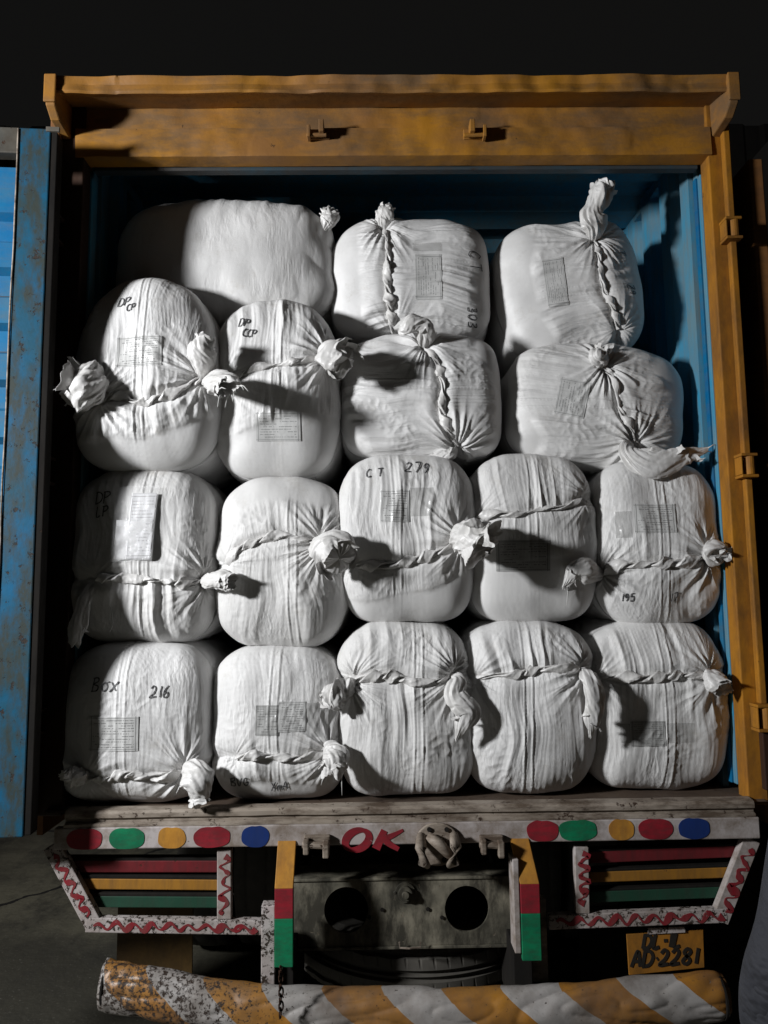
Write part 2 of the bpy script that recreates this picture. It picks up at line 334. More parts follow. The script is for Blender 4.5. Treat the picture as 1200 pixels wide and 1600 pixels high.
M['stripes'] = stripes()
def ground_mat():
    mt, nt, b = newmat('stained_concrete')
    c = mixc(nt, ramp(nt, nz(nt, 0.55, 7, (1, 1, 1), 0.6), 0.44, 0.56), (0.115, 0.107, 0.076), (0.045, 0.042, 0.031))
    c = mixc(nt, math_(nt, 'MULTIPLY', ramp(nt, nz(nt, 2.2, 8, (1, 0.6, 1), 0.7, offs=(4, 3, 0)), 0.48, 0.60), 0.85), c, (0.035, 0.033, 0.026))
    c = mixc(nt, math_(nt, 'MULTIPLY', ramp(nt, nz(nt, 60, 5), 0.6, 0.75), 0.5), c, (0.22, 0.21, 0.18))
    v = N(nt, 'ShaderNodeTexVoronoi', Scale=0.42); v.feature = 'DISTANCE_TO_EDGE'
    tc = nt.nodes.new('ShaderNodeTexCoord').outputs['Object']
    wn = N(nt, 'ShaderNodeTexNoise', Scale=2.2, Detail=5.0); nt.links.new(tc, wn.inputs[0])
    va = nt.nodes.new('ShaderNodeVectorMath'); va.operation = 'MULTIPLY_ADD'; nt.links.new(wn.outputs[1], va.inputs[0]); va.inputs[1].default_value = (0.5, 0.5, 0.0); nt.links.new(tc, va.inputs[2])
    nt.links.new(va.outputs[0], v.inputs[0])
    cr = math_(nt, 'LESS_THAN', v.outputs[0], math_(nt, 'MULTIPLY', nz(nt, 1.5, 3), 0.018))
    c = mixc(nt, cr, c, (0.012, 0.011, 0.01))
    nt.links.new(c, b.inputs['Base Color']); b.inputs['Roughness'].default_value = 0.7
    bump(nt, b, math_(nt, 'SUBTRACT', nz(nt, 14, 8), cr), 0.012, 0.7); return mt
M['ground'] = ground_mat()
M['shed'] = painted('dark_shed_cladding', (0.036, 0.034, 0.031), (0.028, 0.027, 0.025), grime_amt=0.4, streak=(4, 4, 1))
M['shed_beam'] = painted('shed_column_paint', (0.009, 0.009, 0.009), (0.007, 0.007, 0.007), grime_amt=0.3)

# ------------------------------------------------------------------ setting
gm = bpy.data.meshes.new('ground'); bm = bmesh.new(); bmesh.ops.create_grid(bm, x_segments=120, y_segments=120, size=60)
for v in bm.verts: v.co.z = 0.0
bm.to_mesh(gm); bm.free()
tag(link('ground', gm, None, M['ground']), kind='structure')
wl = empty('warehouse_wall', (0, 9.0, 0), 'dark ribbed warehouse wall with thick steel columns behind the truck', 'wall')
def ribbed(name, x0, x1, z0, z1, pitch, dep, mat, parent, y=0.0):
    xs = []; x = x0
    while x < x1:
        xs += [(x, 0), (x + pitch * .4, 0), (x + pitch * .5, dep), (x + pitch * .9, dep)]; x += pitch
    xs = np.array(xs); V = np.concatenate([np.c_[xs[:, 0], y + xs[:, 1], np.full(len(xs), z)] for z in (z0, z1)])
    Q = gridq(2, len(xs)); o = link(name, np_mesh(name, V, Q, False), parent, mat); return o
ribbed('cladding', -14, 14, 0, 9.5, 0.6, 0.05, M['shed'], wl)
for cx_ in (-6.2, -2.45, 3.0, 7.4):
    MB().box(cx_ - .05, cx_ + .05, -.28, -.02, 0, 9.3).box(cx_ - .34, cx_ + .34, -.32, -.28, 0, 9.3).build('steel_column', M['shed_beam'], wl)
# a dark wall with a drain pipe at the right of the yard
wr = empty('yard_wall', (3.6, 1.6, 0), 'dark rough wall with a drainpipe at the right edge beyond the yellow post', 'wall')
MB().box(0, .25, -1.5, 7.0, 0, 6.0).build('masonry', M['shed'], wr)
MB().tube([(-.06, -.6, 0.2), (-.06, -.6, 3.0), (-.06, -.6, 5.8)], .05).build('drain_pipe', M['shed_beam'], wr, smooth=True)
MB().box(-.02, 0, 0.4, 1.7, 0.6, 3.0).build('shutter', M['shed_beam'], wr)

# ------------------------------------------------------------------ truck
T = empty('cargo_truck', (0, 0, 0), 'yellow and blue container truck seen from the back, loaded with white bales', 'truck')
BED = 1.15; TOP = 3.436; XL, XR = -1.14, 1.14; LEN = 5.6; CEIL = 3.63; WX = 1.19
def wavy_sheet(name, prof, x0, x1, nx, mat, dent, seed, parent=T, thick=0.004, endfix=True):
    """a bent steel profile (list of y,z) running along x, with dents"""
    prof = np.array(prof, float); seg = np.r_[0, np.cumsum(np.hypot(*np.diff(prof, axis=0).T))]
    s = np.unique(np.r_[np.linspace(0, seg[-1], 26), seg]); py = np.interp(s, seg, prof[:, 0]); pz = np.interp(s, seg, prof[:, 1])
    xs = np.linspace(x0, x1, nx); X, Sx = np.meshgrid(xs, s, indexing='ij')
    d = dent * (noise(X * 5, Sx * 9, seed) + 0.6 * noise(X * 14, Sx * 16, seed + 1) * (noise(X * 2, 0 * X, seed + 2) > -.1))
    V = np.stack([X, py[None, :] + d, pz[None, :] + 0.35 * d], -1)
    o = link(name, np_mesh(name, V, gridq(nx, len(s)), True), parent, mat)
    md = o.modifiers.new('solid', 'SOLIDIFY'); md.thickness = thick; md.offset = 0
    es = o.modifiers.new('edges', 'EDGE_SPLIT'); es.split_angle = math.radians(28)
    return o
zA = PZ(600, 243, -.005); zB = PZ(600, 202, 0); zC = PZ(600, 169, .015)
OV = -0.13
zD = PZ(600, 142, OV); zE = PZ(600, 117, OV)
GXR = PX(1152, 160, OV); wavy_sheet('header_beam', [(.06, zA), (-.004, zA + .001), (-.006, zB), (.014, zB + .012), (.016, zC)], -1.17, 1.15, 260, M['yellow'], .006, 5)
wavy_sheet('rain_hood', [(.016, zC + .003), (OV + .035, zD + .012), (OV + .004, zD - .002), (OV, zD + .004), (OV + .007, (zD + zE) / 2), (OV - .001, zE - .004), (OV + .02, zE), (.12, zE + .03)], -1.19, GXR - .03, 300, M['yellow'], .012, 11)
MB().box(-1.13, 1.13, .065, .10, TOP - .016, TOP + .02).build('door_stop', M['stop'], T, .003)
# end gussets of the hood
def gusset(xc, w):
    zt = zE - .004; b_ = MB().prismx([(OV - .014, zt), (OV - .014, zD - .055), (OV + .03, zD - .085), (.03, zC - .13), (.03, zt)], xc - w / 2, xc + w / 2)
    b_.build('hood_gusset', M['yellow'], T, .005)
    MB().box(xc - w / 2 - .004, xc + w / 2 + .004, OV - .024, OV - .0145, zD - .05, zt - .004).build('gusset_flange', M['yellow'], T, .004)
gusset(-1.205, .034); gusset(GXR - .018, .034)
# posts
def post(x0, x1, mat, nm, sgn):
    p = MB().box(x0, x1, 0.0, .07, BED - .02, zC).build(nm, mat, T, .004); return p
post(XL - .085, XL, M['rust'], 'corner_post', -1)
post(XR, XR + .068, M['yellow_post'], 'corner_post', 1)
# flange rods with hinge knuckles, right side
def pxseg(p0, p1, Y): return P(*p0, Y), P(*p1, Y)
rx = XR + .046
def zat(px, py, Y): return PZ(px, py, Y)
hz = [zat(1143, 345, -.03), zat(1143, 375, -.03), zat(1160, 712, -.03), zat(1160, 745, -.03), zat(1178, 1102, -.03), zat(1178, 1140, -.03)]
zs = [zC - .005, hz[0], hz[1], hz[2], hz[3], hz[4], hz[5], BED + .03]
for i in range(0, 8, 2):
    MB().box(rx, rx + .024, -.030, -.001, zs[i + 1] + .004, zs[i] - .004).build('hinge_rail', M['yellow_post'] if i < 6 else M['rust'], T, .004)
def knuckle(x, z0, z1, y=-.035, mt=None, s=1):
    mt = mt or M['yellow_post']
    k = MB().tube([(x + .012, y - .005, z1 + .006), (x + .012, y - .005, z0 - .006)], .017, 16).build('hinge_pin', mt, T, smooth=False)
    b_ = MB()
    for zz in (z0, z1): b_.box(x - .024, x + .034, y - .022, y + .034, zz - .005, zz + .005)
    b_.box(x - .024, x - .018, y - .018, y + .03, z1 + .006, z0 - .006)
    b_.build('hinge_bracket', mt, T, .002)
for a, b_ in ((0, 1), (2, 3), (4, 5)): knuckle(rx, hz[a], hz[b_])
# left: rusty channel, rail and knuckles, in the shadow of the open door
lx = XL - .105
zl = [zC - .02, zat(98, 340, -.03), zat(98, 378, -.03), zat(92, 716, -.03), zat(92, 755, -.03), zat(85, 1110, -.03), zat(85, 1145, -.03), BED - .02]
for i in range(0, 8, 2):
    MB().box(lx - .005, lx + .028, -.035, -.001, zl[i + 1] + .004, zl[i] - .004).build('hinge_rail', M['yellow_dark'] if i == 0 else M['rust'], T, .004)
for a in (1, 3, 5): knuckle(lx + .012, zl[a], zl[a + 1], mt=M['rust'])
# jambs (inner faces)
MB().box(XR - .002, XR + .05, .072, .098, BED + .03, TOP - .035).build('door_jamb', M['blue_in'], T, .003)
MB().box(XR - .008, XR + .05, .100, .125, BED + .03, TOP - .035).build('jamb_strip', M['blue_panel'], T, .002)
MB().box(XR + .012, XR + .05, .128, .165, BED + .03, TOP + .02).build('jamb_strip', M['blue_in'], T, .004)
MB().box(XL - .05, XL + .006, .072, .125, BED + .03, TOP - .035).build('door_jamb', M['blue_in'], T, .003)
MB().box(XL - .05, XL - .01, .128, .24, BED + .03, TOP + .02).build('jamb_strip', M['blue_in'], T, .003)
# corrugated inner walls (vertical ribs), ceiling and front bulkhead
def corr(n0, n1, pitch, dep):
    out = []; y = n0
    while y < n1:
        out += [(y, 0), (y + pitch * .36, 0), (y + pitch * .5, dep), (y + pitch * .86, dep)]; y += pitch
    return np.array(out)
for sx, nm in ((1, 'side_wall'), (-1, 'side_wall')):
    c = corr(.17, LEN, .21, .06)
    inner = np.concatenate([np.c_[sx * (WX - .035 + c[:, 1]), c[:, 0], np.full(len(c), z)] for z in (BED, CEIL)])
    o = link(nm, np_mesh(nm, inner, gridq(2, len(c)), False), T, M['blue_in'])
    md = o.modifiers.new('solid', 'SOLIDIFY'); md.thickness = .02; md.offset = -1 if sx > 0 else 1
    MB().box(*sorted((sx * (WX + .04), sx * (WX + .06))), .072, LEN + .02, BED - .1, CEIL + .05).build('outer_panel', M['yellow_dark'], T)
    MB().box(*sorted((sx * (WX - .05), sx * (WX - .005))), .26, LEN, CEIL - .05, CEIL - .003).build('top_rail', M['blue_in'], T, .004)
c = corr(.10, LEN, .42, -.045)
V = np.concatenate([np.c_[np.full(len(c), x), c[:, 0], CEIL + .035 + c[:, 1]] for x in (-WX - .02, WX + .02)])
o = link('roof', np_mesh('roof', V, gridq(2, len(c)), False), T, M['blue_in'])
md = o.modifiers.new('solid', 'SOLIDIFY'); md.thickness = .02; md.offset = 1
MB().box(-WX - .05, WX + .05, .10, LEN + .02, CEIL + .10, CEIL + .13).build('roof_skin', M['yellow_dark'], T)
MB().box(-WX - .05, WX + .05, LEN + .001, LEN + .05, BED - .1, CEIL + .09).build('front_bulkhead', M['blue_in'], T)
# bed floor, sill and painted tailboard
bd = link('bed_floor', np_mesh('bed_floor', np.array([(x, y, BED + .002 * noise(x * 6, y * 9, 3)) for x in np.linspace(-WX, WX, 80) for y in np.linspace(-.03, LEN, 180)]), gridq(80, 180), True), T, M['bed'])
BX0, BX1 = PX(88, 1300, -.03), PX(1183, 1290, -.03)
wavy_sheet('sill', [(.0, BED + .008), (-.035, BED + .004), (-.04, BED - .003), (-.04, BED - .015), (-.03, BED - .020), (-.03, BED - .032), (-.045, BED - .036), (-.045, BED - .043)], BX0 + .03, BX1 - .01, 300, M['sill'], .003, 21)
zb1 = BED - .044; zb0 = PZ(600, 1320, -.05)
TB = MB().box(BX0, BX1, -.05, -.02, zb0, zb1).build('tailboard', M['white'], T, .004)
MB().box(-1.1, 1.1, .0, .04, zb0 + .004, BED - .07).build('cross_member', M['dark'], T)
def blob(cx, cz, rx_, rz_, n, y, seed, notch=0.0):
    out = []
    for k in range(64):
        t = 2 * math.pi * k / 64; c_, s_ = math.cos(t), math.sin(t)
        x = rx_ * math.copysign(abs(c_) ** (2 / n), c_); z = rz_ * math.copysign(abs(s_) ** (2 / n), s_)
        w = 1 + .05 * float(noise(c_ * 1.4 + 5, s_ * 1.4, seed)); z -= notch * rz_ * math.exp(-(x / (.22 * rx_)) ** 2) * (s_ > 0)
        out.append((cx + x * w, cz + z * w))
    return MB().prism(out, y - .0012, y + .002)
dots = [(132, 1313, 27, 17, 'red'), (198, 1313, 27, 17.5, 'green'), (268, 1312.5, 21, 16.5, 'ochre'), (331, 1313, 28, 17.5, 'red'), (399, 1313.5, 21, 17, 'navy'),
        (848, 1306, 24.5, 18, 'red'), (903, 1305, 29, 18, 'green'), (971, 1302, 19.5, 16.5, 'ochre'), (1025, 1302, 26, 17.5, 'red'), (1085, 1301, 24, 16.5, 'navy')]
TY = -.0505
for i, (px, py, rx_, rz_, c_) in enumerate(dots):
    p0 = P(px, py, TY); s = (TY - CAM[1]) / F_PX * 1.0
    cx_, cz_ = p0[0], p0[2]
    cz_ = (zb0 + zb1) / 2 + (-.001 if i < 5 else .002)
    blob(cx_, cz_, rx_ * s * .98, min(rz_ * s * 1.04, (zb1 - zb0) / 2 - .001), 2.5, TY, i * 3 + 1, .06).build('painted_dot', M[c_], T)
# hand painted OK
def ribbonpoly(pts, ws, y, mb, cap=True):
    """brush stroke in the xz plane with a width per point"""
    pts = np.array(pts, float); d = np.gradient(pts, axis=0); d /= np.linalg.norm(d, axis=1)[:, None] + 1e-9
    nrm = np.c_[-d[:, 1], d[:, 0]]; ws = np.array(ws, float)[:, None] / 2
    a = pts + nrm * ws; b_ = pts - nrm * ws; k = len(pts)
    for i in range(k - 1):
        quad = [a[i], a[i + 1], b_[i + 1], b_[i]]
        mb.add([(q[0], y - .0012, q[1]) for q in quad] + [(q[0], y + .001, q[1]) for q in quad], [(0, 1, 2, 3), (4, 7, 6, 5), (0, 4, 5, 1), (2, 6, 7, 3)])
def curve(pts, n=40):
    pts = np.array(pts, float); k = len(pts)
    if k < 3: return np.array([pts[0] + (pts[-1] - pts[0]) * t for t in np.linspace(0, 1, max(4, n // 4))])
    out = []
    ext = np.vstack([2 * pts[0] - pts[1], pts, 2 * pts[-1] - pts[-2]])
    m_ = max(3, n // (k - 1))
    for i in range(k - 1):
        p0, p1, p2, p3 = ext[i:i + 4]
        for t in np.linspace(0, 1, m_, endpoint=False):
            out.append(.5 * ((2 * p1) + (p2 - p0) * t + (2 * p0 - 5 * p1 + 4 * p2 - p3) * t * t + (3 * p1 - 3 * p2 + p3 - p0) * t ** 3))
    out.append(pts[-1]); return np.array(out)
ok0 = P(582, 1312, TY); sc = (TY - CAM[1]) / F_PX
def okpt(px, py): return (ok0[0] + (px - 582) * sc, ok0[2] - (py - 1312) * sc * 1.02)
mb = MB(); tt = np.linspace(0, 2 * math.pi, 50)
op = [okpt(559 + 17 * math.cos(t) - 5 * math.sin(-t), 1312 + 14 * math.sin(-t)) for t in tt]
ow = [(.013 + .013 * abs(math.cos(t + .3))) * 1.0 for t in tt]
ribbonpoly(op, ow, TY, mb)
mb.build('painted_letter', M['red'], T)
mb = MB()
kst = curve([okpt(600, 1299), okpt(594, 1311), okpt(587, 1325)], 16); ribbonpoly(kst, np.linspace(.021, .027, len(kst)), TY, mb)
kst = curve([okpt(628, 1299), okpt(613, 1306), okpt(597, 1312)], 16); ribbonpoly(kst, np.linspace(.008, .022, len(kst)), TY - .0003, mb)
kst = curve([okpt(599, 1310), okpt(607, 1318), okpt(621, 1326)], 16); ribbonpoly(kst, np.linspace(.024, .014, len(kst)), TY - .0006, mb)
mb.build('painted_letter', M['red'], T)
# latch lugs on the tailboard
def lug(px, py, w, sgn, mat):
    c0 = P(px, py, TY); b_ = MB()
    b_.box(c0[0] - w, c0[0] + w, TY - .02, TY - .0005, c0[2] - .004, c0[2] + .03)
    b_.box(c0[0] - w, c0[0] - w + .018, TY - .05, TY - .02, c0[2] - .02, c0[2] + .026)
    b_.box(c0[0] + w - .022, c0[0] + w - .002, TY - .055, TY - .02, c0[2] - .03, c0[2] + .02)
    b_.tube([(c0[0] - w - .004, TY - .036, c0[2] + .008), (c0[0] + w, TY - .036, c0[2] + .004)], .011, 12)
    b_.build('latch_lug', mat, T, .004)
lug(496, 1318, .042, 1, M['sill']); lug(767, 1318, .038, 1, M['sill'])
c0 = P(683, 1316, TY); b_ = MB()
pl = [(c0[0] + .07 * math.cos(t) * (1 if math.sin(t) > 0 else .93), c0[2] + .002 + .062 * math.sin(t) + (-.01 if math.sin(t) < 0 else 0)) for t in np.linspace(0, 2 * math.pi, 40, endpoint=False)]
b_.prism(pl, TY - .014, TY - .001); b_.build('hook_plate', M['sill'], T, .003)
b_ = MB()
for sx in (-1, 1):
    b_.tube([(c0[0] + sx * .052, TY - .02, c0[2] + .03), (c0[0] + sx * .056, TY - .055, c0[2] + .0), (c0[0] + sx * .05, TY - .06, c0[2] - .04), (c0[0] + sx * .034, TY - .03, c0[2] - .062)], [.014, .019, .018, .01], 12)
b_.tube([(c0[0] - .03, TY - .03, c0[2] + .028), (c0[0], TY - .05, c0[2] + .012), (c0[0] + .03, TY - .035, c0[2] - .022), (c0[0] + .046, TY - .03, c0[2] - .04)], [.014, .018, .016, .01], 12)
b_.build('tow_hook', M['sill'], T, smooth=True)
for dx, dz in ((-.026, .045), (.03, .044), (.02, -.05)): MB().tube([(c0[0] + dx, TY - .013, c0[2] + dz), (c0[0] + dx, TY - .02, c0[2] + dz)], .0075, 8).build('bolt', M['dark'], T)
# header lugs
for px, fl in ((498, 1), (741, -1)):
    c0 = P(px, 212, -.012); b_ = MB()
    b_.box(c0[0] - .04 * 1, c0[0] + .04, -.018, -.006, c0[2] - .016, c0[2] + .022)
    b_.box(c0[0] + fl * .012 - .009, c0[0] + fl * .012 + .009, -.062, -.012, c0[2] - .012, c0[2] + .034)
    b_.box(c0[0] - fl * .034 - .006, c0[0] - fl * .034 + .006, -.05, -.012, c0[2] - .024, c0[2] + .02)
    b_.tube([(c0[0] - .042, -.036, c0[2] - .014), (c0[0] + .03, -.036, c0[2] - .012)], .008, 10)
    b_.build('latch_lug', M['yellow'], T, .003)
# ------------------------------------------------ light guards at both lower corners
GY = -.03
def pz2(px, py, Y=GY):
    q = P(px, py, Y); return (q[0], q[2])
def plank(p0, p1, w, Y, th, name, mat, wear=0, parent=T, b=.003):
    p0 = np.array(pz2(*p0, Y)); p1 = np.array(pz2(*p1, Y)); d = (p1 - p0) / np.linalg.norm(p1 - p0); n = np.array([-d[1], d[0]]) * w / 2
    return MB().prism([tuple(p0 + n), tuple(p0 - n), tuple(p1 - n), tuple(p1 + n)], Y, Y + th).build(name, mat, parent, b)
def zigzag(p0, p1, amp, waves, Y, wd, seed=0):
    p0 = np.array(pz2(*p0, Y)); p1 = np.array(pz2(*p1, Y)); L = np.linalg.norm(p1 - p0); d = (p1 - p0) / L; n = np.array([-d[1], d[0]])
    t = np.linspace(0, 1, int(waves * 14)); ph = t * waves * 2 * math.pi
    off = amp * np.sin(ph + .5 * noise(t * 9, t * 0, seed)) * (1 + .9 * noise(t * 8, 0 * t, seed + 1))
    pts = p0 + d * (t * L)[:, None] + n * off[:, None]
    ws = wd * (1 + .5 * np.sin(ph * 1 + 1.3)) * (.9 + .8 * noise(t * 16, 0 * t, seed + 2))
    mb = MB(); ribbonpoly(pts, ws, Y, mb); mb.build('painted_zigzag', M['zig'], T)
# left guard
plank((79, 1322), (146, 1447), .056, GY, .03, 'guard_frame', M['white_chip'])
plank((133, 1446), (411, 1450), .045, GY - .001, .03, 'guard_frame', M['white_chip'])
plank((350, 1328), (350, 1437), .046, GY, .03, 'guard_frame', M['white'])
for (x0, y0, x1, y1, w, mt) in ((100, 1354, 341, 1354, .038, 'slat_red'), (110, 1381, 341, 1383, .034, 'slat_yellow'), (124, 1409, 341, 1410, .036, 'slat_green')):
    plank((x0, y0), (x1, y1), w, .003, .02, 'guard_slat', M[mt])
    plank((x0, y0 - 11), (x1, y1 - 11), .012, .0035, .035, 'slat_edge', M['dark'])
zigzag((85, 1338), (137, 1432), .012, 4.5, GY - .0005, .013, 3); zigzag((146, 1447), (400, 1451), .010, 9, GY - .0016, .014, 9); zigzag((351, 1338), (350, 1428), .011, 4, GY - .0005, .012, 5)
# right guard
plank((1176, 1312), (1126, 1440), .056, GY, .03, 'guard_frame', M['white'])
plank((858, 1442), (1137, 1431), .045, GY - .001, .03, 'guard_frame', M['white_chip'])
plank((909, 1324), (911, 1428), .046, GY, .03, 'guard_frame', M['white'])
for (x0, y0, x1, y1, w, mt) in ((922, 1340, 1158, 1330, .038, 'slat_red'), (922, 1371, 1147, 1363, .034, 'slat_yellow'), (922, 1402, 1136, 1394, .036, 'slat_green')):
    plank((x0, y0), (x1, y1), w, .003, .02, 'guard_slat', M[mt])
    plank((x0, y0 - 10), (x1, y1 - 10), .010, .0035, .035, 'slat_edge', M['dark'])
zigzag((1172, 1326), (1133, 1425), .012, 4.5, GY - .0005, .013, 13); zigzag((870, 1441), (1130, 1432), .010, 9, GY - .0016, .013, 19); zigzag((911, 1333), (912, 1412), .011, 4, GY - .0005, .013, 15)
# centre buffers: yellow, red, green, the upper part leaning forward
def buffer(xa, xb, ya, yb, yc, yd, dxt):
    Yb = -.10; z = [PZ(xa, q, Yb) for q in (ya, yb, yc, yd)]
    x0, x1 = PX(xa, yb, Yb), PX(xb, yb, Yb); sl = PX(xa + dxt, yb, Yb) - x0
    for (za, zb_, mt, ya_, yb_, da, db) in ((z[0], z[1], 'ochre', -.053, Yb, sl, 0), (z[1], z[2], 'red', Yb, Yb, 0, 0), (z[2], z[3], 'green', Yb, Yb, 0, 0)):
        mb = MB(); vs = [(x0 + da, ya_, za), (x1 + da, ya_, za), (x1 + db, yb_, zb_), (x0 + db, yb_, zb_)]
        vs += [(v[0], v[1] + .022, v[2]) for v in vs]
        mb.add(vs, [(0, 1, 2, 3), (7, 6, 5, 4), (0, 4, 5, 1), (1, 5, 6, 2), (2, 6, 7, 3), (3, 7, 4, 0)])
        mb.build('buffer_band', M[mt], T, .002)
    return x0, x1, z
x0, x1, z = buffer(429, 458, 1322, 1389, 1436, 1512, 2)
MB().box(x0 - .045, x0 - .002, -.075, -.03, PZ(420, 1538, -.06), PZ(420, 1412, -.06)).build('support_bracket', M['white_chip'], T, .003)
MB().box(x0 + .005, x1 - .005, -.076, -.03, z[3] + .01, z[1] - .01).build('buffer_backing', M['dark'], T)
x0, x1, z = buffer(813, 843, 1318, 1382, 1428, 1502, -10)
MB().box(x0 - .022, x0 - .002, -.095, -.02, z[3] + .02, z[0] - .05).build('support_bracket', M['white'], T, .003)
MB().box(x0 + .005, x1 - .005, -.076, -.03, z[3] + .01, z[1] - .01).build('buffer_backing', M['dark'], T)
MB().box(x0 + .02, x1 + .04, .0, .04, PZ(843, 1534, .0), PZ(843, 1405, 0)).build('support_bracket', M['sill'], T, .003)
# chassis rails, crossmember with two big holes
for sx in (-.42, .42): MB().box(sx - .04, sx + .04, .30, 7.4, .74, .98).build('chassis_rail', M['dark'], T)
CY = .085
zt_, zb_ = PZ(630, 1374, CY), PZ(630, 1476, CY); xa_, xb_ = PX(452, 1420, CY), PX(826, 1420, CY)
h1, h2 = pz2(541, 1421, CY), pz2(729, 1419, CY); hr = .033 * (CY - CAM[1]) / 1.0 * 1000 / 1180 * .95
def plate_holes(name, x0, x1, z0, z1, Y, th, holes, mat):
    me = bpy.data.meshes.new(name); b = bmesh.new()
    def loop(pts): 
        vs = [b.verts.new((p[0], Y, p[1])) for p in pts]; return [b.edges.new((vs[i], vs[(i + 1) % len(vs)])) for i in range(len(vs))]
    ed = loop([(x0, z0), (x1, z0), (x1, z1), (x0, z1)])
    for (hx, hz_), r in holes: ed += loop([(hx + r * math.cos(t), hz_ + r * math.sin(t)) for t in np.linspace(0, 2 * math.pi, 48, endpoint=False)])
    bmesh.ops.triangle_fill(b, edges=ed, use_beauty=True)
    b.to_mesh(me); b.free(); o = link(name, me, T, mat); md = o.modifiers.new('solid', 'SOLIDIFY'); md.thickness = th; md.offset = 0; return o
plate_holes('rear_crossmember', xa_, xb_, zb_, zt_, CY, .01, [(h1, .074), (h2, .074)], M['steel'])
MB().box(xa_, xb_, CY - .012, CY + .12, zt_ + .001, zt_ + .01).build('crossmember_flange', M['steel'], T, .002)
MB().box(xa_, xb_, CY - .012, CY + .12, zb_ - .01, zb_ - .001).build('crossmember_flange', M['steel'], T, .002)
hc = P(633, 1393, CY)
b_ = MB()
for r, y in ((.034, -.012), (.024, -.026), (.012, -.038)): b_.tube([(hc[0], CY - .005, hc[2]), (hc[0], CY + y, hc[2])], r, 24)
b_.tube([(hc[0] - .033, CY - .004, hc[2]), (hc[0] - .033, CY - .012, hc[2])], .007, 8); b_.tube([(hc[0] + .033, CY - .004, hc[2] + .002), (hc[0] + .033, CY - .012, hc[2] + .002)], .007, 8)
b_.build('hub_boss', M['steel'], T, .0015)
for px, py in ((597, 1420), (668, 1419), (577, 1432), (690, 1432)):
    q = P(px, py, CY); MB().tube([(q[0], CY - .004, q[2]), (q[0], CY - .011, q[2])], .006, 8).build('bolt', M['dark'], T)
q0 = P(625, 1468, CY - .03); b_ = MB()
b_.tube([P(624, 1472, CY - .03), P(625, 1481, CY - .03), P(640, 1482, CY - .04), P(657, 1480, CY - .03), P(657, 1472, CY - .03)], .003, 6)
b_.build('wire_loop', M['sill'], T)
# spare tyre slung flat under the chassis
ty = np.array(P(650, 1484, .12)); cen = (ty[0] + .02, .10 + .50, ty[2] - .085)
prof = [(.30, .07), (.36, .105), (.43, .11), (.475, .095), (.482, .075), (.470, .071), (.470, .060), (.486, .055), (.488, .02), (.474, .016), (.474, .004), (.488, 0)]
prof += [(r, -z_) for r, z_ in prof[::-1][1:]]
nA = 440; V = []
for i in range(nA):
    a = 2 * math.pi * i / nA
    for k, (r, z_) in enumerate(prof):
        rr = r - (.0035 if (i % 7 < 1 and r > .47 and .03 < abs(z_) < .10) else 0); zz_ = z_ + (.0022 * (abs((i % 14) - 7) - 3.5) / 3.5 if .465 < r < .49 and .05 < abs(z_) < .08 else 0)
        V.append((cen[0] + rr * math.cos(a), cen[1] + rr * math.sin(a), cen[2] + zz_))
Q = gridq(nA, len(prof)); Q2 = np.array([[(nA - 1) * len(prof) + k, (nA - 1) * len(prof) + k + 1, k + 1, k] for k in range(len(prof) - 1)])
spt = link('spare_tyre', np_mesh('spare_tyre', V, np.vstack([Q, Q2]), False), T, M['rubber'])
MB().tube([(cen[0], cen[1], cen[2] - .05), (cen[0], cen[1], cen[2] + .06)], .3, 40).build('spare_rim', M['dark'], T)
# rear wheels on their axle, dark beneath the body
for sx in (-1, 1):
    w = bpy.data.objects.new('rear_wheel', None); COL.objects.link(w); w.parent = T; w.location = (sx * .83, 1.75, .5)
    for k in (-.14, .14):
        V = []
        for i in range(72):
            a = 2 * math.pi * i / 72
            for r, x in ((.27, -.11), (.40, -.13), (.485, -.11), (.495, -.06), (.485, -.05), (.495, -.04), (.495, .04), (.485, .05), (.495, .06), (.485, .11), (.40, .13), (.27, .11)):
                rr = r - (.012 if i % 2 and r > .49 else 0); V.append((k + x, rr * math.cos(a), rr * math.sin(a)))
        Q = gridq(72, 12); Q2 = np.array([[71 * 12 + j, 71 * 12 + j + 1, j + 1, j] for j in range(11)])
        link('tyre', np_mesh('tyre', V, np.vstack([Q, Q2]), True), w, M['rubber'])
        MB().tube([(k - .08, 0, 0), (k + .08, 0, 0)], .27, 30).build('rim', M['dark'], w)
MB().tube([(-.7, 1.75, .5), (-.2, 1.75, .5), (0, 1.75, .5), (.2, 1.75, .5), (.7, 1.75, .5)], [.07, .08, .19, .08, .07], 20).build('axle', M['dark'], T, smooth=True)
# mudflap and number plate
f0, f1 = P(183, 1456, .55), P(300, 1530, .55)
MB().box(f0[0], f1[0], .55, .56, f1[2] - .05, f0[2] + .1).build('mudflap', M['flap'], T, .002)
f0, f1 = P(905, 1456, .75), P(1010, 1530, .75)
MB().box(f0[0] + .0, f1[0], .75, .76, f1[2] - .05, f0[2] + .1).build('mudflap', M['dark'], T, .002)
PYp = .0
pa = [pz2(979, 1460, PYp), pz2(1099, 1453, PYp), pz2(1101, 1512, PYp), pz2(983, 1524, PYp)]
plt = MB().prism(pa, PYp, PYp + .006).build('number_plate', M['plate'], T, .0015)
MB().prism([pz2(1012, 1449, PYp), pz2(1070, 1447, PYp), pz2(1070, 1456, PYp), pz2(1012, 1459, PYp)], PYp - .006, PYp - .001).build('plate_clip', M['white_chip'], T, .001)

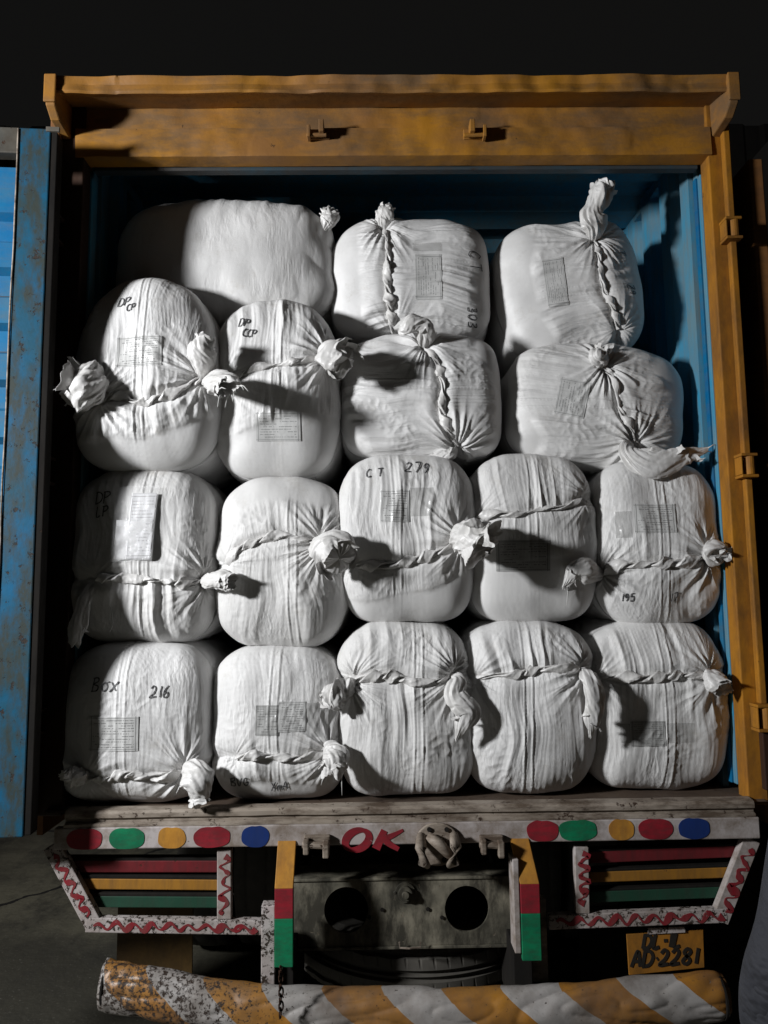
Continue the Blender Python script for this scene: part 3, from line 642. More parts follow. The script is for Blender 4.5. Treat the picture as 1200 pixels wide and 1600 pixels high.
FONT = {
 'D': [[(0, 0), (0.05, 1)], [(-.08, .98), (.45, .95), (.72, .55), (.5, .08), (-.05, 0)]],
 'P': [[(0.05, 0), (0.1, 1)], [(-.05, .92), (.5, 1), (.66, .75), (.45, .5), (.08, .46)]],
 'C': [[(.65, .88), (.35, 1), (.05, .6), (.12, .15), (.4, 0), (.68, .14)]],
 'T': [[(-.02, .98), (.7, 1.02)], [(.36, 1), (.33, 0)]],
 'B': [[(.05, 0), (.1, 1)], [(-.05, .95), (.5, 1), (.55, .72), (.12, .55), (.62, .4), (.55, .02), (-.05, 0)]],
 'o': [[(.35, .62), (.08, .45), (.1, .1), (.38, 0), (.6, .3), (.45, .6), (.3, .64), (.75, .7)]],
 'x': [[(0, .68), (.55, 0)], [(.68, .72), (-.05, -.05)]],
 '0': [[(.35, 1), (.08, .65), (.12, .2), (.38, 0), (.62, .35), (.58, .8), (.32, 1)]],
 '1': [[(.3, 1), (.26, 0)]],
 '2': [[(.06, .78), (.3, 1), (.56, .78), (.4, .4), (.02, .03), (.7, .08)]],
 '3': [[(.1, .92), (.45, 1), (.5, .7), (.2, .52), (.56, .36), (.45, .02), (.05, .06)]],
 '5': [[(.62, 1), (.15, .96)], [(.15, .96), (.12, .58), (.5, .6), (.6, .25), (.35, 0), (.05, .06)]],
 '6': [[(.5, 1), (.15, .55), (.1, .15), (.35, 0), (.58, .22), (.4, .45), (.12, .3)]],
 '7': [[(.05, .98), (.65, 1), (.3, 0)]],
 '8': [[(.35, .52), (.1, .78), (.36, 1), (.6, .78), (.35, .52), (.06, .22), (.34, 0), (.62, .22), (.35, .52)]],
 '9': [[(.55, .8), (.3, 1), (.1, .75), (.3, .52), (.55, .78), (.5, .3), (.35, 0)]],
 'Z': [[(.05, .96), (.62, 1), (.02, .02), (.7, .06)], [(.15, .5), (.55, .52)]],
 'V': [[(0, 1), (.3, 0), (.65, 1)]],
 'G': [[(.65, .85), (.3, 1), (.04, .5), (.25, .02), (.6, .12), (.6, .45), (.35, .42)]],
 'X': [[(0, 1), (.6, 0)], [(.62, 1), (0, 0)]],
 'A': [[(0, 0), (.36, 1), (.68, 0)], [(.12, .36), (.6, .36)]],
 'L': [[(.12, 1), (.08, .02), (.6, .05)]],
 '-': [[(.1, .5), (.45, .5)]], '.': [[(.16, .42), (.26, .48)]], '~': [[(0, .4), (.25, .6), (.5, .35), (.8, .55)]], ' ': [],
 'm': [[(0, .5), (.05, 0), (.1, .45), (.3, .5), (.32, .05), (.4, .45), (.6, .5), (.62, 0)]],
}
def text_strokes(txt, adv=.86):
    out = []; x = 0
    for ch in txt:
        for st in FONT[ch]: out.append([(x + p[0], p[1]) for p in st])
        x += {'1': .5, '-': .5, '.': .4, ' ': .6}.get(ch, adv)
    return out, x
def plate_text(txt, px0, py0, px1, h, wd):
    p0 = np.array(pz2(px0, py0, PYp)); p1 = np.array(pz2(px1, py0 - (px1 - px0) * .055, PYp)); st, w = text_strokes(txt)
    L = np.linalg.norm(p1 - p0); d = (p1 - p0) / L; n = np.array([-d[1], d[0]]); mb = MB(); hh = h * sc
    for k, s_ in enumerate(st):
        c_ = curve(s_, 26); pts = p0 + d * (c_[:, :1] / w * L + c_[:, 1:] * hh * .22) + n * (c_[:, 1:] * hh)
        ribbonpoly(pts, [wd] * len(pts), PYp - .0006 - .0002 * (k % 3), mb)
    mb.build('plate_lettering', M['black_paint'], T)
plate_text('DL-1L', 1004, 1482, 1066, 19, .0105)
plate_text('AD.2281', 986, 1511, 1092, 22, .0105)
# bumper
bp = [(163, 1539, -.06), (240, 1552, -.09), (330, 1569, -.11), (430, 1581, -.12), (520, 1583, -.12), (640, 1583, -.12), (760, 1583, -.12), (880, 1578, -.11), (1000, 1567, -.1), (1132, 1556, -.08)]
path = np.array([P(*p) for p in bp]); pathc = curve(path, 400)
nb = len(pathc); R = .069; S545 = float(np.interp(P(553, 1560, -.12)[0], pathc[:, 0], np.r_[0, np.cumsum(np.linalg.norm(np.diff(pathc, axis=0), axis=1))])) ; V = []; UV = []; nn = 72
arc = np.r_[0, np.cumsum(np.linalg.norm(np.diff(pathc, axis=0), axis=1))]
for i in range(nb):
    for j in range(nn + 1):
        t = 2 * math.pi * j / nn + math.pi
        V.append((i, t)); UV.append((arc[i] / .262 + .05, (1 - math.cos(t * 1)) * 0))
V = np.array(V); I = V[:, 0].astype(int); Tt = V[:, 1]
cT, sT = np.cos(Tt), np.sin(Tt)
dz = noise(arc[I] * 7 + cT * .9, sT * 1.1, 4) * .0055 + noise(arc[I] * 20 + cT * 2, sT * 2, 8) * .0025 - .007 * np.clip(ridged(arc[I] * 5 + cT, sT * 1.5 + 4, 18), 0, 1) ** 3
crush = np.exp(-((arc[I] - arc[-1] * .02) / .1) ** 2) * .006 * noise(arc[I] * 30 + cT, sT * 2, 6)
rr = R + dz + crush - .012 * np.exp(-((arc[I] - arc[-1]) / .02) ** 2)
X = pathc[I, 0]; Y = pathc[I, 1] - np.cos(Tt) * rr * .8; Z = pathc[I, 2] + np.sin(Tt) * rr
UV = np.c_[(arc[I] - S545) / .368 + 1.0, np.sin(Tt) * .30]
bo = link('bumper', np_mesh('bumper', np.c_[X, Y, Z], gridq(nb, nn + 1), True, UV), T, M['stripes'])
md = bo.modifiers.new('solid', 'SOLIDIFY'); md.thickness = .005; md.offset = -1
for i in (3, nb - 4):
    a = pathc[i]; MB().tube([(a[0] - .003, a[1], a[2]), (a[0] + .003, a[1], a[2])], .066, 30).build('bumper_end', M['dark'], T)
for sx in (-.40, .36): MB().box(sx - .03, sx + .03, -.05, .32, .5, .72).box(sx - .03, sx + .03, .26, .3, .5, .8).build('bumper_arm', M['dark'], T, .003)
# a short chain hanging off the left bracket
b_ = MB()
for k in range(7):
    a = np.array(P(438 + (k % 2) * 1.2, 1517 + k * 11, -.215)); 
    pts = [(a[0] + .006 * math.cos(t) * (1 if k % 2 else .3), a[1] + .006 * math.cos(t) * (.3 if k % 2 else 1), a[2] + .014 * math.sin(t)) for t in np.linspace(0, 2 * math.pi, 12)]
    b_.tube(pts, .0028, 6, False)
b_.tube([P(440, 1510, -.1), P(441, 1514, -.17), P(438, 1518, -.213)], .002, 6)
b_.build('chain', M['rust'], T, smooth=True)

# open left door leaf, swung right round so its inner face looks back at us
D = bpy.data.objects.new('rear_door', None); COL.objects.link(D); D.parent = T
HX, HY = -1.185, -.175; D.location = (HX, HY, 0); ang = math.radians(-4.0)   # leaf runs towards -x, a little towards the camera
D.rotation_euler = (0, 0, math.radians(4.0))
zt = PZ(80, 201, HY); zb = PZ(60, 1308, HY); DW = 1.12
def dprof():
    out = [];z = zb + .10; pitch = (zt - zb - .2) / 11.0; 
    for k in range(11):
        out += [(.0, z + k * pitch), (.0, z + (k + .42) * pitch), (.028, z + (k + .5) * pitch), (.028, z + (k + .9) * pitch)]
    return np.array(out)
pr = dprof(); V = np.concatenate([np.c_[np.full(len(pr), x), pr[:, 0] + .022, pr[:, 1]] for x in (-DW + .1, -.104)])
pan = link('door_panel', np_mesh('door_panel', V, gridq(2, len(pr)), False), D, M['blue_panel'])
md = pan.modifiers.new('solid', 'SOLIDIFY'); md.thickness = .006
for k in (1, 4, 7, 8):
    z_ = pr[k * 4 + 1, 1]
    MB().prismx([(.0205, z_ - .004), (.0485, pr[k * 4 + 2, 1] + .001), (.0475, pr[k * 4 + 2, 1] + .006), (.0195, z_ + .002)], -DW + .11, -.111).build('panel_strip', M['tan'], D)
MB().box(-.104, -.0, 0, .05, zb, zt).build('door_stile', M['blue_door'], D, .004)
MB().box(-DW, -DW + .1, 0, .05, zb, zt).build('door_stile', M['blue_door'], D, .004)
MB().box(-DW + .1, -.1045, .002, .05, zt - .09, zt + .002).build('door_rail', M['door_rail'], D, .004)
MB().box(-DW + .1, -.1045, .002, .05, zb - .002, zb + .1).build('door_rail', M['door_rail'], D, .004)
MB().tube([(-.105, -.0015, zb + .01)] + [(-.105 + .0025 * float(noise(z_ * 4, 0, 2)), -.0015, z_) for z_ in np.linspace(zb + .05, zt - .05, 60)] + [(-.105, -.0015, zt - .005)], .0035, 6).build('weld_bead', M['sill'], D, smooth=True)
MB().box(-.0005, .022, .004, .058, zb + .004, zt - .01).build('door_edge', M['dark'], D, .003)
MB().box(-.014, .03, -.006, .004, zt - .012, zt + .004).build('edge_clip', M['tan'], D, .001)
MB().tube([(-.145, -.004, zb + .88), (-.147, -.016, zb + .80), (-.15, -.004, zb + .74)], .007, 8).build('door_handle', M['rust'], D, smooth=True)
# right door leaf swung away along the truck's side
R2 = bpy.data.objects.new('rear_door', None); COL.objects.link(R2); R2.parent = T; R2.location = (1.30, .02, 0)
MB().box(0, .05, 0, 1.1, zb, zt).build('door_skin', M['yellow_dark'], R2, .004)
# cab (outside the picture's view, in front of the cargo box)
MB().box(-1.1, 1.1, LEN + .25, LEN + 1.9, .75, 2.7).build('cab', M['yellow_dark'], T, .08)
for sx in (-.95, .95):
    w = bpy.data.objects.new('front_wheel', None); COL.objects.link(w); w.parent = T; w.location = (sx, LEN + 1.0, .5)
    MB().tube([(-.13, 0, 0), (.13, 0, 0)], .5, 40).build('tyre', M['rubber'], w, .04); MB().tube([(-.135, 0, 0), (.135, 0, 0)], .27, 30).build('rim', M['dark'], w)
# ------------------------------------------------------------------ bales
class Bale:
    def __init__(s, box, Ys, depth=.62, tilt=0, rope=None, vert=False, n=(3.2, 4.2), mm=2.7, bulge=.12, taper=0, seed=1,
                 amp=1.0, seams=(0,), aprons=(.28, .28), pleat=16, floor=False, fan=(1, 1), shear=0.0, pucker=0):
        x0, y0, x1, y1 = box; s.seed = seed; s.tilt = math.radians(tilt); s.vert = vert
        s.mm = mm; s.bulge = bulge; s.n = n; s.taper = taper; s.depth = depth; s.amp = amp; s.seams = seams; s.aprons = aprons; s.pleat = pleat
        s.fan = fan; s.shear = shear; s.pucker = pucker
        cxp, cyp = (x0 + x1) / 2, (y0 + y1) / 2
        L = P(x0, cyp, Ys); Rr = P(x1, cyp, Ys); Tp = P(cxp, y0, Ys); Bt = P(cxp, y1, Ys)
        zb_ = max(Bt[2], BED + .004) if floor else Bt[2]
        s.a = (Rr[0] - L[0]) / 2; s.b = (Tp[2] - zb_) / 2
        c_, s_ = abs(math.cos(s.tilt)), abs(math.sin(s.tilt))
        s.a, s.b = s.a / (c_ + .35 * s_), s.b / (c_ + .35 * s_)
        s.c = np.array([(L[0] + Rr[0]) / 2, Ys, (Tp[2] + zb_) / 2])
        s.rope = None
        if rope:
            q = np.array([s.loc(*p) for p in rope]); s.rp = q
            A, C = (q[:, 1], q[:, 0]) if vert else (q[:, 0], q[:, 1])
            o_ = np.argsort(A); s.rA, s.rC = A[o_], C[o_]; s.rope = True
            # smooth dense version
            cc = curve(np.c_[s.rA, s.rC], 60); s.rA, s.rC = cc[:, 0], cc[:, 1]
            s.ends = [(s.rA[0], s.rC[0]), (s.rA[-1], s.rC[-1])]
    def loc(s, px, py):                       # picture -> local x,z on the bale's face
        d = ray(px, py)
        Yp = s.c[1] - s.bulge * .95
        for _ in range(4):
            t = (Yp - CAM[1]) / d[1]; w = CAM + d * t - s.c
            c_, s_ = math.cos(-s.tilt), math.sin(-s.tilt); x = w[0] * c_ + w[2] * s_; z = -w[0] * s_ + w[2] * c_
            z -= s.shear * x / s.a; x = x / (1 - s.taper * z / s.b)
            r = min(s.rho(np.array([x]), np.array([z]))[0], .97)
            Yp = s.c[1] - s.bulge * (1 - r ** s.mm) ** (1 / s.mm)
        return np.array([x, z])
    def nn(s, z): return np.where(z > 0, s.n[0], s.n[1])
    def rho(s, x, z):
        n = s.nn(z); return ((np.abs(x) / s.a) ** n + (np.abs(z) / s.b) ** n + 1e-12) ** (1 / n)
    def disp(s, x, z, full=True):
        sd = s.seed * 13; am = s.amp
        d0 = .010 * noise(x * 4 + 3, z * 4, sd) + .0045 * noise(x * 10, z * 10, sd + 1)
        if s.rope:
            a, cc = (z, x) if s.vert else (x, z)
            c = cc - np.interp(a, s.rA, s.rC)
            side = (c > 0)
            Lh = np.where(side, s.aprons[0], s.aprons[1]) * (1 + .16 * noise(a * 6, 0 * a, sd + 2))
            d = np.abs(c)
            fade = (1 - .92 * sstep(Lh - .035, Lh + .01, d)) * (1 - .75 * sstep(.86, 1.0, s.rho(x, z)))
            sag = .18 * noise(a * 3, c * 3, sd + 5)
            ssd = sd + 3
            wa = a + .02 * noise(c * 6, a * 2, sd + 4) + sag * .12 * c
            # gathers run across the rope; lines spread away from it
            ua = wa / (1 + .9 * np.minimum(d, .3)) * (1.55 if s.vert else 1.0)
            off = np.where(side, 0, 31.7)
            f1 = ridged(ua * s.pleat + off, c * 1.1, ssd); f2 = ridged(ua * s.pleat * 2.6 + off, c * 2.6, ssd + 1); f3 = noise(ua * 130 + off, c * 7, ssd + 2)
            mod = sstep(-.30, .60, noise(ua * 8 + off, c * 3.0, ssd + 3)) ** 1.3
            g = (.30 + .70 * np.exp(-d / .09)) * (.16 + 1.15 * mod) * fade
            if s.vert: g = (.50 + .50 * np.exp(-d / .09)) * (.30 + .9 * mod) * fade
            dd = g * (.0150 * f1 + .0042 * f2) + .0007 * f3 * fade + fade * .010 * noise(ua * 10 + off, c * 1.2, ssd + 6)
            # fans of creases at both tied ends
            for (ea, ec), k in zip(s.ends, (0, 1)):
                ra, rc = a - ea, cc - ec; rr = np.hypot(ra, rc) + 1e-6; th = np.arctan2(rc, np.abs(ra) + .012)
                w = s.fan[k] * np.exp(-(rr / .125) ** 2) * sstep(.0, .03, rr) * fade
                dd = dd * (1 - .8 * w) + w * (.0105 * ridged(th * 3.4 + 9 * k, rr * 4, sd + 20 + k) + .0036 * ridged(th * 8.5, rr * 8, sd + 22 + k) * sstep(-.3, .4, noise(th * 3, rr * 4, sd + 25)))
                dd -= .012 * s.fan[k] * np.exp(-(rr / .045) ** 2)
            # crinkle zones
            dd += .0016 * fade * ridged(x * 30, z * 30, sd + 8) * sstep(0, .5, noise(x * 6, z * 6, sd + 9))
            dd -= .011 * np.exp(-(c / .022) ** 2); dd += .004 * np.exp(-((d - .045) / .03) ** 2)
            lip = (.0 if s.vert else .0014) * (1 - sstep(Lh - .016, Lh - .002, d)); d0 = d0 + lip; s._fade = fade
            for sm in s.seams:
                q = a - sm - .01 * noise(c * 4, 0 * c, sd + 11) - .15 * sm * c
                st = .5 + .5 * np.sin(c * 2 * math.pi / .0125)
                for o_ in (-.014, .014): dd += fade * (.0022 * np.exp(-((q - o_) / .0042) ** 2) * (.75 + .25 * st)) - fade * .0007 * np.exp(-((q - o_ - .008) / .003) ** 2)
            d0 = d0 + am * dd
        else:
            s._fade = .6 * np.ones_like(x); d0 = d0 - .009 * ridged(x * 7 + z * 2, z * 5 - x * 3, sd + 7) * sstep(.45, .9, x / s.a) * am
            d0 = d0 + .003 * am * noise(x * 9, z * 3, sd + 2) + .0022 * am * ridged(x * 16, z * 4, sd + 4) * sstep(.3, 1, np.abs(z) / s.b)
        return d0
    def base(s, x, z):
        r = np.minimum(s.rho(x, z), .999); n = s.nn(z)
        y = -s.bulge * (1 - r ** s.mm) ** (1 / s.mm)
        # gradient of (rho^mm + (|y|/bulge)^mm)
        gr = s.mm * r ** (s.mm - 1) * r ** (1 - n)
        gx = gr * np.sign(x) * np.abs(x / s.a) ** (n - 1) / s.a; gz = gr * np.sign(z) * np.abs(z / s.b) ** (n - 1) / s.b
        gy = -s.mm * (np.abs(y) / s.bulge + 1e-9) ** (s.mm - 1) / s.bulge
        N_ = np.stack([gx, gy, gz], -1); N_ /= np.linalg.norm(N_, axis=-1, keepdims=True) + 1e-12
        return np.stack([x, y, z], -1), N_
    def fin(s, Pt):
        Pt = Pt.copy(); Pt[..., 0] = Pt[..., 0] * (1 - s.taper * Pt[..., 2] / s.b)
        Pt[..., 2] = Pt[..., 2] + s.shear * Pt[..., 0] / s.a
        Pt[..., 2] += s.b
        return Pt
    def surf(s, x, z, lift=0.0):
        x = np.asarray(x, float); z = np.asarray(z, float); B_, N_ = s.base(x, z)
        return B_ + N_ * (s.disp(x, z)[..., None] + lift), N_
    def build(s, label, group='white bales stacked in the cargo box', name='cloth_bale'):
        c_, s_ = math.cos(s.tilt), math.sin(s.tilt)
        # root sits at the middle of the underside
        rl = np.array([0, 0, -s.b]); w = s.c + np.array([rl[0] * c_ + rl[2] * s_, 0, -rl[0] * s_ + rl[2] * c_])
        r = empty(name, tuple(w), label, 'bale', group); r.rotation_euler = (0, s.tilt, 0); s.root = r
        nA, nF, nS, nB = 560, 150, 26, 10
        th = np.linspace(0, 2 * math.pi, nA, endpoint=False)
        # square-ish distribution of directions
        ct, st_ = np.cos(th), np.sin(th)
        nv = np.where(st_ > 0, s.n[0], s.n[1]); k = (np.abs(ct) ** nv + np.abs(st_) ** nv) ** (1 / nv)
        ex, ez = s.a * ct / k, s.b * st_ / k
        sf = np.linspace(.004, 1, nF); rf = np.minimum(np.sin(sf * math.pi / 2) ** (1.0), .9995)
        rf = 1 - (1 - sf) ** 1.35 if False else rf
        X = rf[:, None] * ex; Z = rf[:, None] * ez; B_, N_ = s.base(X, Z)
        s._fade = np.zeros_like(X); dF = s.disp(X, Z); mask = np.broadcast_to(s._fade, X.shape).copy()
        ys = np.linspace(0, 1, nS + 1)[1:] * (s.depth - s.bulge)
        cx_ = X[-1]; cz_ = Z[-1]
        sc_ = 1 + .03 * np.sin(np.pi * ys / ys[-1])
        XS = sc_[:, None] * cx_; ZS = sc_[:, None] * cz_; YS = B_[-1, :, 1][None] * 0 + ys[:, None] * np.ones(nA)
        BS = np.stack([XS, YS, ZS], -1); Nr = N_[-1].copy(); Nr[:, 1] = 0; Nr /= np.linalg.norm(Nr, axis=1, keepdims=True)
        NS = np.broadcast_to(Nr, BS.shape); fd = np.exp(-ys / .12)[:, None]
        dS = dF[-1][None] * fd + .010 * noise(XS * 3 + 7, YS * 6 + ZS * 4, s.seed) * (1 - fd)
        if s.pucker:
            up_ = np.clip(ZS / s.b, 0, 1) ** 4
            dS = dS + s.pucker * up_ * ridged(XS * 13, YS * 3, s.seed + 4) * np.exp(-((YS - .03) / .06) ** 2)
            dF = dF + s.pucker * np.clip(Z / s.b, 0, 1) ** 6 * ridged(X * 13, Z * .5, s.seed + 4)
        tb = np.linspace(0, 1, nB + 1)[1:]
        rb = np.cos(tb * math.pi / 2) ** (2 / 2.7); yb = s.depth - s.bulge + s.bulge * np.sin(tb * math.pi / 2) ** (2 / 2.7)
        BB = np.stack([rb[:, None] * cx_, yb[:, None] * np.ones(nA), rb[:, None] * cz_], -1)
        V = np.concatenate([B_ + N_ * dF[..., None], BS + NS * dS[..., None], BB]); nr = V.shape[0]
        V = s.fin(V).reshape(-1, 3); Q = gridq(nr, nA, True)
        me = np_mesh('wrapping', V, Q, True)
        # centre cap
        mf = np.zeros((nr, nA)); mf[:nF] = mask; mf[nF:nF + nS] = mask[-1][None] * fd
        me.attributes.new('folds', 'FLOAT', 'POINT').data.foreach_set('value', mf.ravel().astype(np.float32))
        o = link('wrapping', me, r, M['fabric_v' if s.vert else 'fabric'])
        cp = V[:nA].mean(0); tri = np.array([[0, 0, 0]])
        capV = np.vstack([V[:nA], cp[None]]); 
        b = bmesh.new(); b.from_mesh(me); b.verts.ensure_lookup_table()
        vc = b.verts.new(cp); b.verts.ensure_lookup_table()
        for i in range(nA):
            f = b.faces.new((b.verts[(i + 1) % nA], b.verts[i], vc)); f.smooth = True
        bmesh.ops.recalc_face_normals(b, faces=b.faces)
        b.to_mesh(me); b.free(); s.body = o
        if s.rope: s.make_rope()
        return s
    def make_rope(s, r0=.0098, off=.0068, pitch=.19):
        n = 240; A = np.linspace(s.rA[0], s.rA[-1], n); C = np.interp(A, s.rA, s.rC)
        x, z = (C, A) if s.vert else (A, C)
        c_, N_ = s.surf(x, z); ker = np.ones(15) / 15
        def sm(q): 
            p = np.pad(q, ((7, 7), (0, 0)), 'edge'); return np.stack([np.convolve(p[:, k], ker, 'valid') for k in range(3)], 1)
        c_ = sm(c_); N_ = sm(N_); N_ /= np.linalg.norm(N_, axis=1, keepdims=True)
        c_ = c_ + N_ * .0065
        Tn = np.gradient(c_, axis=0); Tn /= np.linalg.norm(Tn, axis=1, keepdims=True); Bn = np.cross(Tn, N_)
        arc = np.r_[0, np.cumsum(np.linalg.norm(np.diff(c_, axis=0), axis=1))]
        allV, allQ = [], []; m_ = 22; ends = sstep(0, .03, arc) * sstep(0, .03, arc[-1] - arc)
        thick = (.85 + .75 * noise(arc * 9, arc * 0, s.seed + 3))
        for k in (0, 1):
            ph = 2 * math.pi * arc / pitch + math.pi * k + 2.2 * noise(arc * 6, arc * 0, s.seed + 7) + s.seed
            lens = (.50 + .80 * np.clip(np.sin(ph + .35), 0, 1) ** .8)[:, None]
            o_ = off * thick; cen = c_ + Bn * (np.cos(ph) * o_)[:, None] + N_ * (np.sin(ph) * o_ * .8)[:, None]
            th = np.linspace(0, 2 * math.pi, m_, endpoint=False)
            rad = lens * r0 * thick[:, None] * (.62 + .38 * ends[:, None]) * (1 + .18 * ridged(arc[:, None] * 7 + th[None] * 0, th[None] * 2.2 + arc[:, None] * 40 + k * 9, s.seed) + .15 * noise(arc[:, None] * 30, th[None] * 1.3, s.seed + 5))
            # section longer along the strand's own sideways direction
            e1 = Bn * np.cos(ph)[:, None] + N_ * np.sin(ph)[:, None]; e2 = np.cross(Tn, e1)
            Vv = cen[:, None, :] + e1[:, None, :] * (np.cos(th)[None, :, None] * rad[..., None] * .62) + e2[:, None, :] * (np.sin(th)[None, :, None] * rad[..., None] * 1.5)
            allQ.append(gridq(n, m_, True) + sum(len(v) for v in allV)); allV.append(Vv.reshape(-1, 3))
        V = s.fin(np.concatenate(allV)); link('twisted_seam', np_mesh('twisted_seam', V, np.concatenate(allQ), True), s.root, M['knot'])
    def write(s, txt, px, py, hpx, ang=0, wd=.0042, slant=.15, adv=.86):
        st, w = text_strokes(txt, adv); o_ = s.loc(px, py); h = hpx * (s.c[1] - CAM[1]) / F_PX
        ca, sa = math.cos(math.radians(ang)), math.sin(math.radians(ang)); V = []; Q = []
        random.seed(s.seed + len(txt)); cnt = 0
        for k_ in st:
            c_ = curve(k_, 28); gx = (c_[:, 0] + slant * c_[:, 1]) * h * .82; gz = c_[:, 1] * h + .05 * h * noise(c_[:, 0] * 2, c_[:, 1] * 2, s.seed)
            x = o_[0] + gx * ca - gz * sa; z = o_[1] + gx * sa + gz * ca
            d = np.gradient(np.c_[x, z], axis=0); d /= np.linalg.norm(d, axis=1)[:, None] + 1e-9; nr_ = np.c_[-d[:, 1], d[:, 0]] * wd / 2
            pa_, _ = s.surf(x + nr_[:, 0], z + nr_[:, 1], .0023); pb_, _ = s.surf(x - nr_[:, 0], z - nr_[:, 1], .0023)
            pts = np.stack([pa_, pb_], 1).reshape(-1, 3); V.append(s.fin(pts)); Q.append(gridq(len(x), 2) + cnt); cnt += len(pts)
        link('handwriting', np_mesh('handwriting', np.concatenate(V), np.concatenate(Q), True), s.root, M['ink'])
    def sticker(s, px0, py0, px1, py1, mat='label', ang=0, name='shipping_label', lift=.0022, rot=False, smooth_=.55, parent=None):
        p0, p1 = s.loc(px0, py0), s.loc(px1, py1); c_ = (p0 + p1) / 2; hw, hh = abs(p1[0] - p0[0]) / 2, abs(p1[1] - p0[1]) / 2
        n = 56; U, Vv = np.meshgrid(np.linspace(-1, 1, n), np.linspace(-1, 1, n), indexing='ij'); ca, sa = math.cos(math.radians(ang)), math.sin(math.radians(ang))
        x = c_[0] + U * hw * ca - Vv * hh * sa; z = c_[1] + U * hw * sa + Vv * hh * ca
        B_, N_ = s.base(x, z); d = s.disp(x, z)
        Pt = B_ + N_ * (d + lift)[..., None]
        uv = np.c_[(U.ravel() + 1) / 2, (Vv.ravel() + 1) / 2]
        if rot: uv = np.c_[uv[:, 1], uv[:, 0]]
        o = link(name, np_mesh(name, s.fin(Pt).reshape(-1, 3), gridq(n, n), True, uv), parent or s.root, M[mat]); return o
    def toworld(s, p):                       # local (pre-fin) -> world
        q = s.fin(np.array(p, float)[None])[0]; c_, s_ = math.cos(s.tilt), math.sin(s.tilt)
        w = np.array(s.root.location); return w + np.array([q[0] * c_ + q[2] * s_, q[1], -q[0] * s_ + q[2] * c_])
    def ear(s, base, pts, prof, flat=.7, folds=7, seed=0, crump=1.0, name='tied_ear', open_=False, threads=0, label=None, deep=False):
        """crumpled cloth end. base = picture point of its tie; pts = (px,py,dY towards camera) along it; prof = radii in m along it"""
        bl = s.loc(*base); B_, N_ = s.surf(np.array([bl[0]]), np.array([bl[1]]), .0)
        wb = s.toworld(B_[0])
        ctr = [wb + np.array([0, .012, 0])]
        for (px, py, dy) in pts: ctr.append(P(px, py, wb[1] - dy))
        c_ = curve(np.array(ctr), 72); n = len(c_); t = np.linspace(0, 1, n)
        # keep the tip section from bunching
        rad = np.interp(t, np.linspace(0, 1, len(prof)), prof); k5 = np.ones(5) / 5; rad = np.convolve(np.pad(rad, 2, 'edge'), k5, 'valid')
        Tn = np.gradient(c_, axis=0); Tn /= np.linalg.norm(Tn, axis=1, keepdims=True) + 1e-9
        view = np.array([0.25, -1, 0.05]); u = np.cross(Tn, view); u /= np.linalg.norm(u, axis=1, keepdims=True) + 1e-9
        v = np.cross(Tn, u); m_ = 120; th = np.linspace(0, 2 * math.pi, m_, endpoint=False)
        TT, TH = np.meshgrid(t, th, indexing='ij'); cth, sth = np.cos(TH), np.sin(TH)
        rnd = np.random.RandomState(seed * 7 + 3)
        def facets(nt_, nth, TT_, TH_):      # piecewise planar crumple
            G = rnd.uniform(-1, 1, (nt_ + 1, nth)); A_ = TT_ * nt_; B2 = (TH_ / (2 * math.pi) * nth + .35 * A_) % nth
            i0 = np.minimum(A_.astype(int), nt_ - 1); fa = A_ - i0; j0 = B2.astype(int) % nth; fb = B2 - np.floor(B2); j1 = (j0 + 1) % nth
            g00, g10, g01, g11 = G[i0, j0], G[i0 + 1, j0], G[i0, j1], G[i0 + 1, j1]
            up_ = fa + fb < 1
            return np.where(up_, g00 + (g10 - g00) * fa + (g01 - g00) * fb, g11 + (g01 - g11) * (1 - fa) + (g10 - g11) * (1 - fb))
        wp = TH + .5 * noise(TT * 3 + cth, sth, seed + 9)
        fold = 1 + .16 * ridged(cth * folds * .30, sth * folds * .30 + 3, seed + 1) * (1 - .7 * sstep(.1, .6, TT))
        amt = sstep(.02, .3, TT)
        R_ = rad[:, None] * (fold + amt * (.26 * crump * facets(4, 7, TT, wp % (2 * math.pi)) + .13 * crump * facets(9, 15, TT, wp % (2 * math.pi)) + .05 * facets(20, 31, TT, TH)) + .16 * amt * noise(cth * 1.2 + TT * 2, sth * 1.2, seed + 3))
        spread = 1 + 0 * TT
        V = c_[:, None] + u[:, None] * (cth * R_)[..., None] + v[:, None] * (sth * R_ * flat)[..., None]
        # ragged end: rim runs at different lengths
        rag = (.024 * facets(2, 9, TT, TH) + .006 * noise(cth * 4, sth * 4, seed + 7)) * sstep(.75, 1, TT)
        V = V + Tn[:, None] * rag[..., None]
        rings = [V]
        if open_:                            # fold the rim inwards for a hollow mouth
            for j, (sc_, bk) in enumerate(((.86, .004), (.74, .02), (.5, .035), (.2, .045), (.02, .05))):
                cc = c_[-1] - Tn[-1] * bk; rings.append((cc + (V[-1] - c_[-1]) * sc_)[None])
        else:
            for sc_ in (.6, .25, .02): rings.append((c_[-1] + Tn[-1] * .004 + (V[-1] - c_[-1]) * sc_)[None])
        V = np.concatenate(rings); nr = V.shape[0]
        wl_ = np.array(s.root.location); ct_, st_ = math.cos(-s.tilt), math.sin(-s.tilt); Vl = V - wl_
        Vl = np.stack([Vl[..., 0] * ct_ + Vl[..., 2] * st_, Vl[..., 1], -Vl[..., 0] * st_ + Vl[..., 2] * ct_], -1)
        o = link(name, np_mesh(name, Vl.reshape(-1, 3), gridq(nr, m_, True), True), s.root, M['knot'])
        es = o.modifiers.new('edges', 'EDGE_SPLIT'); es.split_angle = math.radians(24)
        rq = random.Random(seed + 50)
